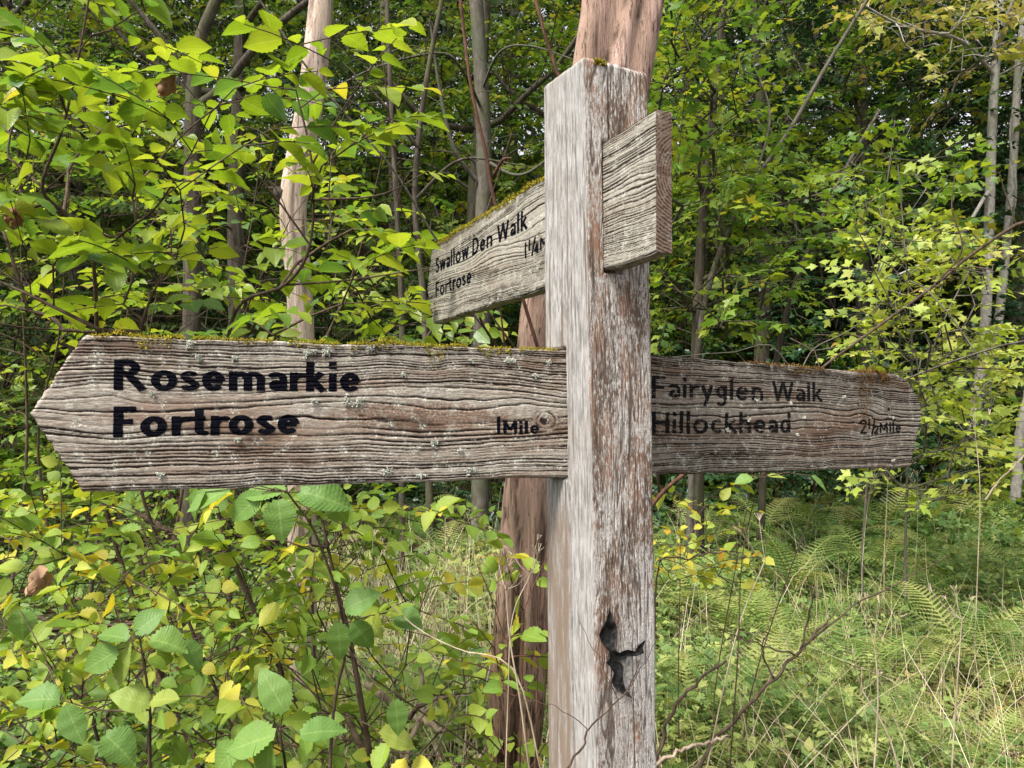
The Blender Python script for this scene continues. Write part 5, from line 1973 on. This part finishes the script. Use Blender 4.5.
def blades(name, n, d0, d1, px0, px1, h0, h1, w, mat, rng, lean=.35, power=1.0, seg=5, bend=.5):
    x, y, z = field_pts(n, d0, d1, px0, px1, rng, power)
    H = rng.uniform(h0, h1, n) * rng.uniform(.6, 1, n)
    az = rng.uniform(0, 2 * pi, n)
    ln = np.abs(rng.normal(0, lean, n))
    u = np.linspace(0, 1, seg)
    out = (ln[:, None] * u + bend * ln[:, None] * u ** 3) * H[:, None]
    pts = np.stack([x[:, None] + np.cos(az)[:, None] * out, y[:, None] + np.sin(az)[:, None] * out, z[:, None] + H[:, None] * (u - .25 * ln[:, None] * u ** 3) - .02], -1)
    pts[:, 1:-1] += rng.normal(0, .006, (n, seg - 2, 3))
    a2 = rng.uniform(0, 2 * pi, n)
    sd = np.stack([np.cos(a2), np.sin(a2) * .3, 0 * a2], -1)
    W = w * rng.uniform(.6, 1.4, n)[:, None] * (1 - .75 * u ** 1.5)[None]
    L = pts - sd[:, None] * W[..., None]
    Rr = pts + sd[:, None] * W[..., None]
    V = np.stack([L, Rr], 2).reshape(-1, 3)
    k = np.arange(n)[:, None] * seg * 2
    F = np.concatenate([k + np.array([[2 * i, 2 * i + 1, 2 * i + 3, 2 * i + 2]]) for i in range(seg - 1)])
    A = np.zeros((n, seg, 2, 3))
    A[..., 2] = rng.uniform(0, 1, n)[:, None, None]
    A[..., 0] = u[None, :, None]
    o = build(name, V, [F], mat, None, {"lf": A.reshape(-1, 3)})
    tag(o, kind="stuff")
    return o


herbs("undergrowth_herbs", 8800, 1.9, 7.5, 440, 1120, .20, .56, 15, .062, PINN, M_HERB, ru, 1.2)
herbs("undergrowth_herbs", 6600, 6.5, 17, 380, 1380, .25, .60, 13, .11, PINN, M_HERB, ru, 1.1, rr=(0, .55))
herbs("undergrowth_herbs", 2600, 2.2, 9, 300, 560, .20, .50, 12, .085, PINN, M_HERB, ru, 1.1)
herbs("undergrowth_herbs", 3600, 2.4, 16, -160, 420, .10, .38, 10, .09, OVAL, M_HERB, ru, 1.0, rr=(0, .6))
herbs("broad_herbs", 2000, 1.9, 7.0, 470, 1120, .25, .68, 9, .045, OVAL, M_HERB, ru, 1.2, rr=(.3, .95))
herbs("bank_undergrowth", 12000, 11, 42, -350, 1500, .15, .5, 10, .22, OVAL, M_BEECH, ru, 1.0, clump=.35, rr=(0, .6))
blades("dry_grass", 1700, 1.9, 8.5, 330, 1120, .40, 1.0, .0023, M_STRAW, ru, .6, 1.2)
blades("dry_grass", 1500, 2.0, 6.5, 330, 560, .4, 1.0, .0026, M_STRAW, ru, .4, 1.1)
blades("green_grass", 1500, 1.9, 9, 320, 1120, .25, .75, .0028, M_GRASS, ru, .45, 1.2)
blades("dry_grass", 950, 1.9, 5, 600, 1100, .40, .9, .0026, M_STRAW, ru, 1.0, 1.2)

blades("brown_stems", 700, 1.9, 8, 560, 1120, .4, .95, .0020, M_BROWN, ru, .3, 1.2)
blades("brown_stems", 260, 2.0, 6, 340, 560, .4, .9, .0020, M_BROWN, ru, .35, 1.2)
# fallen leaves on the soil
n = 5200
x, y, z = field_pts(n, 2.0, 16, -200, 1200, ru, 1.2)
lv = Leaves()
a = ru.uniform(0, 6.28, n)
lv.add(np.stack([x, y, z + .012], -1), np.stack([np.cos(a), np.sin(a), ru.normal(0, .2, n)], -1), UP + ru.normal(0, .3, (n, 3)), ru.uniform(.04, .08, n), ru.uniform(0, 1, n))
tag(lv.build("fallen_leaves", OVAL, M_DEADLEAF, None, None, ru), kind="stuff")

# ferns --------------------------------------------------------------
def frond_geo(L, seed):
    rng = np.random.default_rng(seed)
    V, F, A, n0 = [], [], [], 0
    n = 22
    u = np.linspace(0.12, 1, n)
    def curve(t):
        return np.array([t * L * (1 - .12 * t), 0, L * (.78 * t - .62 * t ** 2.2)])
    pr = 0.24 * L * np.sin(pi * (0.12 + .88 * u) ** .8) ** .8 * (1 - .2 * u)
    pts = np.array([curve(t) for t in np.linspace(0, 1, 12)])
    for i, t in enumerate(u):
        b = curve(t)
        tan = unit(curve(min(1, t + .02)) - curve(t - .02))
        up = unit(np.cross(np.array([0, 1.0, 0]), -tan))
        for s in (-1, 1):
            ax = unit(np.array([0, s, 0]) + tan * .35)
            Lp = max(pr[i], .01) * rng.uniform(.9, 1.08)
            m = 7
            wv = .115 * L * .125
            for k in range(m):            # lobed pinna: little overlapping teeth
                q = k / m
                c = b + ax * Lp * q - up * .10 * Lp * q * q
                w = wv * (1 - .8 * q) * .75
                d = tan
                v = [c - d * w, c + ax * Lp / m * .55 - d * w * .9, c + ax * Lp / m * 1.0, c + ax * Lp / m * .55 + d * w * 1.0, c + d * w]
                V += v
                F.append([n0, n0 + 1, n0 + 2, n0 + 3, n0 + 4])
                A += [(t, 0, 0)] * 5
                n0 += 5
    return np.array(V), np.array(F), np.array(A), pts


fp = []
for k in range(3):
    fp.append(frond_geo(.75, 130 + k))


def fern(loc, rng, nf, scale, label, group="ferns on the slope right of the post"):
    root = thing("fern", loc, label, "fern", group)
    a0 = rng.uniform(0, 6.28)
    for k in range(nf):
        V, F, A, pts = fp[k % 3]
        if FROND[k % 3] is None:
            g = Geo()
            Ar = A.copy()
            Ar[:, 2] = [.3, .6, .9][k % 3]
            g.add(V, F, Ar)
            g.tube(pts, np.linspace(.004, .001, len(pts)), 4, .9)
            FROND[k % 3] = g.build("frond", M_FERN, root)
            o = FROND[k % 3]
        else:
            o = FROND[k % 3].copy()
            COL.objects.link(o)
            o.parent = root
        o.rotation_euler = (rng.normal(0, .12), rng.normal(-.15, .2), a0 + k * 2 * pi / nf + rng.normal(0, .2))
        s = scale * rng.uniform(.75, 1.15)
        o.scale = (s, s, s)
    return root


FROND = [None, None, None]
rf = np.random.default_rng(140)
FERNS = [(725, 4.6, .9, "fern with arching fronds behind the straws just right of the post"), (792, 6.0, 1.0, "fern under the middle of the right board"), (850, 4.0, .8, "fern with pale fronds in the middle of the right slope"),
         (900, 5.2, .9, "fern in the herbs below the lime sapling"), (958, 4.4, .85, "fern near the right frame edge among pale stalks"), (835, 8.2, 1.2, "dark fern below the tip of the right board, left of two"),
         (880, 8.6, 1.25, "dark fern below the tip of the right board, right of two"), (925, 9.2, 1.3, "fern at the foot of the slender pale trunks, left side"), (985, 8.8, 1.2, "fern at the foot of the slender pale trunks, right side"),
         (760, 8.8, 1.1, "fern in the shade below the middle of the right board"), (700, 8.2, 1.0, "fern in the shade close to the post's right edge"), (1015, 6.2, 1.0, "fern cut by the right frame edge"),
         (940, 7.0, 1.0, "fern in mid slope below the slender pale trunks"), (815, 9.8, 1.2, "farthest fern at the foot of the dark evergreens"), (690, 3.4, .7, "small fern low beside the post's right edge"), (445, 7.5, 1.0, "fern in the gap left of the post, under the left board"),
         (405, 9.0, 1.1, "fern far back in the gap below the left board's lettering 1 Mile")]
FERNS += [(668, 2.9, .62, "near fern pressed against the post's right edge low down"), (745, 3.3, .7, "near pale fern beside the slanting dead branch"), (815, 2.9, .62, "near fern right of the slanting dead branch tip"),
          (890, 3.2, .7, "near fern below the middle of the right slope"), (965, 3.0, .65, "near fern close to the right bottom corner"), (1010, 4.0, .8, "pale fern at the right frame edge, halfway down the slope"),
          (780, 4.6, .85, "pale fern above the slanting dead branch"), (930, 6.0, 1.0, "fern amid the dead umbels on the right slope"), (665, 5.2, .9, "fern just right of the post under the yellow shrub"), (870, 6.6, 1.0, "fern standing below the gap between the two darkest ferns")]
for px, d, s, lab in FERNS:
    x = (px - 512) / FPX * d
    fern((x, d, float(gz(x, d)) + (.25 if d < 5.5 else .24)), rf, 9, s * 1.0, lab)

# yellow leaved low shrub right of the post
rs4 = np.random.default_rng(150)
ly = np.array([0.62, 2.9, float(gz(.62, 2.9))])
stY = [(spline([ly + [.1 * k, 0, 0], ly + [.13 * k, .05, .5], ly + [.2 * k, 0, 1.0], ly + [.26 * k, 0, 1.3]], 12), .003, .0012) for k in range(-1, 3)]
tY = px_targets(34, 640, 735, 478, 590, 2.4, 3.3, rs4)
shrub("low_shrub", "small shrub with yellow leaves close to the post's right edge under the right board", "shrub", ly, stY, tY, .14, 5, .05, M_ELM2, ELMLO, B_TWIG, 36, tilt=.5, rnd=lambda a, b: rs4.uniform(.55, 1, (a, b)))
# stray leaves under the right board
hb4 = np.array([.45, 1.9, float(gz(.45, 1.9))])
hero("elm_sapling", "thin sapling with a few pale leaves peeping out under the right board", hb4,
     [(752, 478, 1.75, 26, -170, .6), (768, 476, 1.75, 24, -5, .9), (722, 500, 1.8, 18, 60, 1.0), (812, 476, 1.75, 30, -50, .5), (700, 520, 1.8, 18, 150, .95)],
     B_TWIG, M_BIG, [(spline([hb4, P(735, 700, 1.8), P(742, 560, 1.8), P(760, 478, 1.75)], 14), .002, .001)])

# ---------------------------------------------------- sticks and stalks
def stick(label, cl, r0, r1, bark, side=(), name="fallen_stick", cat="stick", n=26, group=None, wob=.004):
    pts = pxline(cl, n)
    rng = np.random.default_rng(int(abs(cl[0][0]) * 7 + abs(cl[0][1])))
    pts[1:-1] += rng.normal(0, wob, (n - 2, 3)) * .6
    base = pts[0].copy()
    g = Geo()
    g.tube(pts - base, np.linspace(r0, r1, n), 8)
    for s in side:
        q = pxline(s, 12)
        q[1:] += rng.normal(0, wob * .6, (11, 3))
        g.tube(q - base, np.linspace(r1 * .9, r1 * .35, 12), 5)
    o = g.build(name, bark)
    o.location = base
    tag(o, label, cat, group)
    return o


stick("dark slanting dead branch with forked black twigs in the right undergrowth", [(668, 840, 1.9), (700, 762, 1.9), (740, 712, 1.9), (775, 678, 1.9), (806, 645, 1.9), (826, 624, 1.9)], .005, .003, B_TWIG,
      [[(800, 650, 1.9), (808, 618, 1.9), (812, 600, 1.88), (806, 575, 1.87)], [(812, 640, 1.9), (850, 610, 1.9), (900, 580, 1.92), (950, 555, 1.95)], [(775, 680, 1.9), (762, 650, 1.88), (768, 628, 1.87)], [(795, 655, 1.9), (760, 645, 1.88), (720, 628, 1.87)], [(826, 624, 1.9), (834, 612, 1.9)]])
stick("dark curved bramble stem arching beside the post's right edge", [(655, 770, 1.7), (668, 720, 1.7), (690, 690, 1.7), (726, 660, 1.72)], .005, .003, B_TWIG, name="bare_bramble", cat="stem")
stick("thin brown bramble loops reaching right from the post", [(648, 700, 1.6), (655, 620, 1.6), (660, 560, 1.6), (690, 558, 1.62), (720, 552, 1.65), (745, 556, 1.65)], .0022, .0012, B_TWIG, [[(660, 560, 1.6), (674, 580, 1.6), (690, 588, 1.6), (760, 590, 1.62)], [(660, 545, 1.6), (700, 540, 1.6), (705, 515, 1.6), (700, 505, 1.6)]], name="bare_bramble", cat="stem")
stick("bare twig curving in front of the foot of the post", [(540, 830, .9), (566, 770, .9), (583, 745, .9), (588, 730, .9), (605, 712, .9), (628, 690, .9), (640, 660, .9)], .0016, .0007, B_TWIG, [[(588, 730, .9), (570, 716, .9), (548, 704, .9), (520, 700, .92)], [(628, 690, .9), (650, 655, .9), (660, 632, .9)], [(618, 700, .9), (600, 660, .9), (578, 620, .9)]], name="bare_twig", cat="twig", wob=.0015)
stick("thick pale fallen stick low in the gap left of the post", [(365, 683, 2.1), (395, 706, 2.1), (425, 722, 2.1), (450, 735, 2.05)], .010, .007, B_STICK)
stick("bleached forked stick lying across the pale fallen stick", [(395, 790, 1.9), (412, 740, 1.95), (425, 700, 2.0), (420, 668, 2.0)], .007, .005, B_STICK, [[(418, 720, 1.97), (440, 700, 1.95), (470, 695, 1.95)]])
stick("dark crooked stick in the gap left of the post", [(380, 745, 1.8), (410, 715, 1.8), (430, 700, 1.8), (455, 697, 1.8)], .007, .004, B_TWIG)
stick("pale stick lying low right of the post at the bottom edge", [(655, 765, 1.6), (685, 750, 1.62), (710, 742, 1.65), (728, 735, 1.65)], .0042, .003, B_STICK)
stick("dark branch lying under the left board's tip leaves", [(-20, 600, 2.2), (40, 618, 2.2), (75, 630, 2.2), (100, 638, 2.2)], .007, .004, B_TWIG, name="low_branch", cat="branch")
stick("curved dark branch in the shade under the left board", [(130, 512, 2.6), (150, 520, 2.6), (168, 532, 2.6), (182, 550, 2.6)], .012, .008, B_TWIG, name="low_branch", cat="branch")
stick("pale bent pole leaning at the right frame edge", [(1015, 500, 6.0), (1017, 470, 6.0), (1020, 430, 6.0), (1032, 380, 6.0)], .04, .03, B_PALE, name="leaning_pole", cat="pole")
stick("bare pale branch slanting up at the right, below the slender trunks", [(985, 500, 4.5), (1000, 480, 4.5), (1016, 465, 4.5), (1030, 445, 4.5)], .006, .003, B_STICK)

# dead umbellifer stalks: stalk + dried head
def stalk(label, cl, r, head, group="dead flower stalks"):
    pts = pxline(cl, 20)
    base = pts[0].copy()
    gp = np.array([pts[0][0], pts[0][1] + .02, float(gz(pts[0][0], pts[0][1]))])
    if pts[0][2] > gp[2] + .05:
        pts = np.vstack([spline([gp, pts[0]], 6)[:-1], pts])
    base = pts[0].copy()
    root = thing("dead_flower_stalk", base, label, "dead flower", group)
    g = Geo()
    g.tube(pts - base, np.linspace(r, r * .6, len(pts)), 6, .8)
    g.build("stalk", M_STRAWB, root)
    h = Geo()
    rng = np.random.default_rng(int(abs(cl[0][0])))
    for k in range(head):
        a = rng.uniform(0, 6.28)
        e = rng.uniform(.2, 1.2)
        d = np.array([cos(a) * sin(e), sin(a) * sin(e), cos(e)])
        L = rng.uniform(14, 34) / FPX * cl[-1][2]
        q = np.array([pts[-1], pts[-1] + d * L * .5 - [0, 0, .0], pts[-1] + d * L + [0, 0, L * .25]])
        h.tube(q - base, [r * .35, r * .3, r * .25], 4, .7)
        for j in range(5):
            b = rng.uniform(0, 6.28)
            d2 = unit(d + np.array([cos(b), sin(b), .5]) * .8)
            h.tube(np.array([q[-1], q[-1] + d2 * L * .28]) - base, [r * .25, r * .4], 4, .5)
    h.build("seed_head", M_STRAWB, root)
    return root


M_STRAWB = bark_mat("dry_stalk", (0.26, 0.205, 0.14), (0.46, 0.39, 0.29), None, 50, .1, .3)
stalk("tall pale stalk with a dried brown umbel left of the post's foot", [(532, 790, 1.35), (520, 700, 1.35), (510, 640, 1.35), (506, 590, 1.35)], .0022, 9)
stalk("thin pale stalk leaning against the post's left side, forked head", [(505, 800, 1.4), (508, 700, 1.4), (512, 620, 1.4), (530, 575, 1.4)], .0016, 8)
stalk("long pale stalk slanting from lower right up to the gap left of the post", [(545, 790, 1.4), (515, 672, 1.4), (460, 650, 1.42), (420, 630, 1.44), (385, 600, 1.46), (370, 580, 1.46)], .0018, 5)
stalk("dead umbel on a pale stalk below the middle of the right board's tip", [(884, 560, 5.0), (886, 520, 5.0), (888, 480, 5.0)], .0032, 10)
stalk("flat topped dead umbel just under the right board's tip", [(862, 570, 5.5), (865, 530, 5.5), (868, 505, 5.5)], .0028, 12)
stalk("dead umbel at the right, beside the dark ferns", [(915, 570, 5.5), (917, 540, 5.5), (918, 508, 5.5)], .0028, 12)
stalk("tall bare dead stalk at the right below the slender trunks", [(975, 640, 4.2), (978, 560, 4.2), (980, 490, 4.2), (976, 440, 4.2)], .003, 4)
stalk("reddish dead stalk low near the right corner", [(950, 800, 2.4), (956, 700, 2.4), (962, 620, 2.4)], .003, 6)
stalk("pale slanting dead stalk in the right undergrowth, crossing straws", [(700, 800, 1.9), (735, 640, 1.9), (765, 560, 1.9)], .0022, 3)
stalk("upright pale stalk in the middle of the right undergrowth", [(872, 800, 2.2), (878, 700, 2.2), (874, 640, 2.2)], .003, 4)
stalk("pale stalk among the straws near the bottom right", [(905, 800, 2.0), (890, 740, 2.0), (862, 690, 2.0)], .003, 3)

# curled dead leaves hanging in the shrubs
def curled(label, p, s, r):
    u, v = np.meshgrid(np.linspace(0, 1, 12), np.linspace(-1, 1, 9), indexing='ij')
    w = .42 * np.sin(pi * u ** .8) ** .7 + .01
    a = v * (1.1 + .9 * u)
    cr = vnoise(u * 5 + r * 30, v * 3 + 7, 160)
    X = w * np.sin(a) * .8 + .10 * cr
    Y = w * (1 - np.cos(a)) * .7 + .22 * np.sin(u * 3.4 + v) + .12 * vnoise(u * 6 + 9, v * 4 + r * 20, 161)
    Z = (u - .5) + .10 * np.sin(v * 4 + u * 5) + .04 * (np.arange(9) % 2)[None, :] * np.abs(v)
    V = np.stack([X, Y, Z], -1).reshape(-1, 3) * s
    idx = np.arange(u.size).reshape(u.shape)
    F = np.stack([idx[:-1, :-1], idx[1:, :-1], idx[1:, 1:], idx[:-1, 1:]], -1).reshape(-1, 4)
    A = np.stack([u, v, 0 * u + r], -1).reshape(-1, 3)
    o = build("dead_leaf", V, [F], M_DEADLEAF, None, {"lf": A})
    o.location = p
    o.rotation_euler = (.3, .5, .4)
    tag(o, label, "leaf")
    return o


curled("curled brown dead leaf caught in the upper left elm shrub", P(166, 84, 1.62), .05, .35)
curled("curled pinkish dead leaf hanging in the low shrub at lower left", P(37, 583, 1.5), .055, 1.0)
curled("small curled brown leaf caught beside the left frame edge above the board", P(14, 215, 1.7), .05, .2)

# ================================================================== LIGHT
w = bpy.data.worlds.new("World")
scene.world = w
w.use_nodes = True
nt = w.node_tree
nt.nodes.clear()
wo = nt.nodes.new("ShaderNodeOutputWorld")
bg = nt.nodes.new("ShaderNodeBackground")
sky = nt.nodes.new("ShaderNodeTexSky")
sky.sky_type = 'NISHITA'
sky.sun_disc = False
SUN_EL, SUN_AZ = radians(55), radians(222)      # azimuth measured clockwise from +Y
sky.sun_elevation = SUN_EL
sky.sun_rotation = SUN_AZ
sky.dust_density = 4.0
hs = nt.nodes.new("ShaderNodeHueSaturation")
hs.inputs["Saturation"].default_value = 0.12
nt.links.new(sky.outputs[0], hs.inputs["Color"])
nt.links.new(hs.outputs[0], bg.inputs[0])
bg.inputs[1].default_value = 0.12
nt.links.new(bg.outputs[0], wo.inputs[0])
sd = bpy.data.lights.new("sun", 'SUN')
sd.energy = 2.9
sd.angle = radians(15)
sd.color = (1.0, 0.95, 0.86)
so = bpy.data.objects.new("sun", sd)
COL.objects.link(so)
dirv = mathutils.Vector((sin(SUN_AZ) * cos(SUN_EL), cos(SUN_AZ) * cos(SUN_EL), sin(SUN_EL)))
so.rotation_euler = dirv.to_track_quat('Z', 'Y').to_euler()
so.location = (0, 0, 30)
vs = scene.view_settings
vs.view_transform = 'Standard'
vs.look = 'None'
vs.gamma = 1.0
vs.use_curve_mapping = False
vs.exposure = 1.3
cy = scene.cycles
cy.max_bounces = 8
cy.diffuse_bounces = 4
cy.transmission_bounces = 4
cy.transparent_max_bounces = 8
cy.use_denoising = True
cy.denoiser = 'OPENIMAGEDENOISE'
cy.denoising_input_passes = 'RGB_ALBEDO_NORMAL'
cy.denoising_prefilter = 'NONE'
cy.sample_clamp_indirect = 6.0
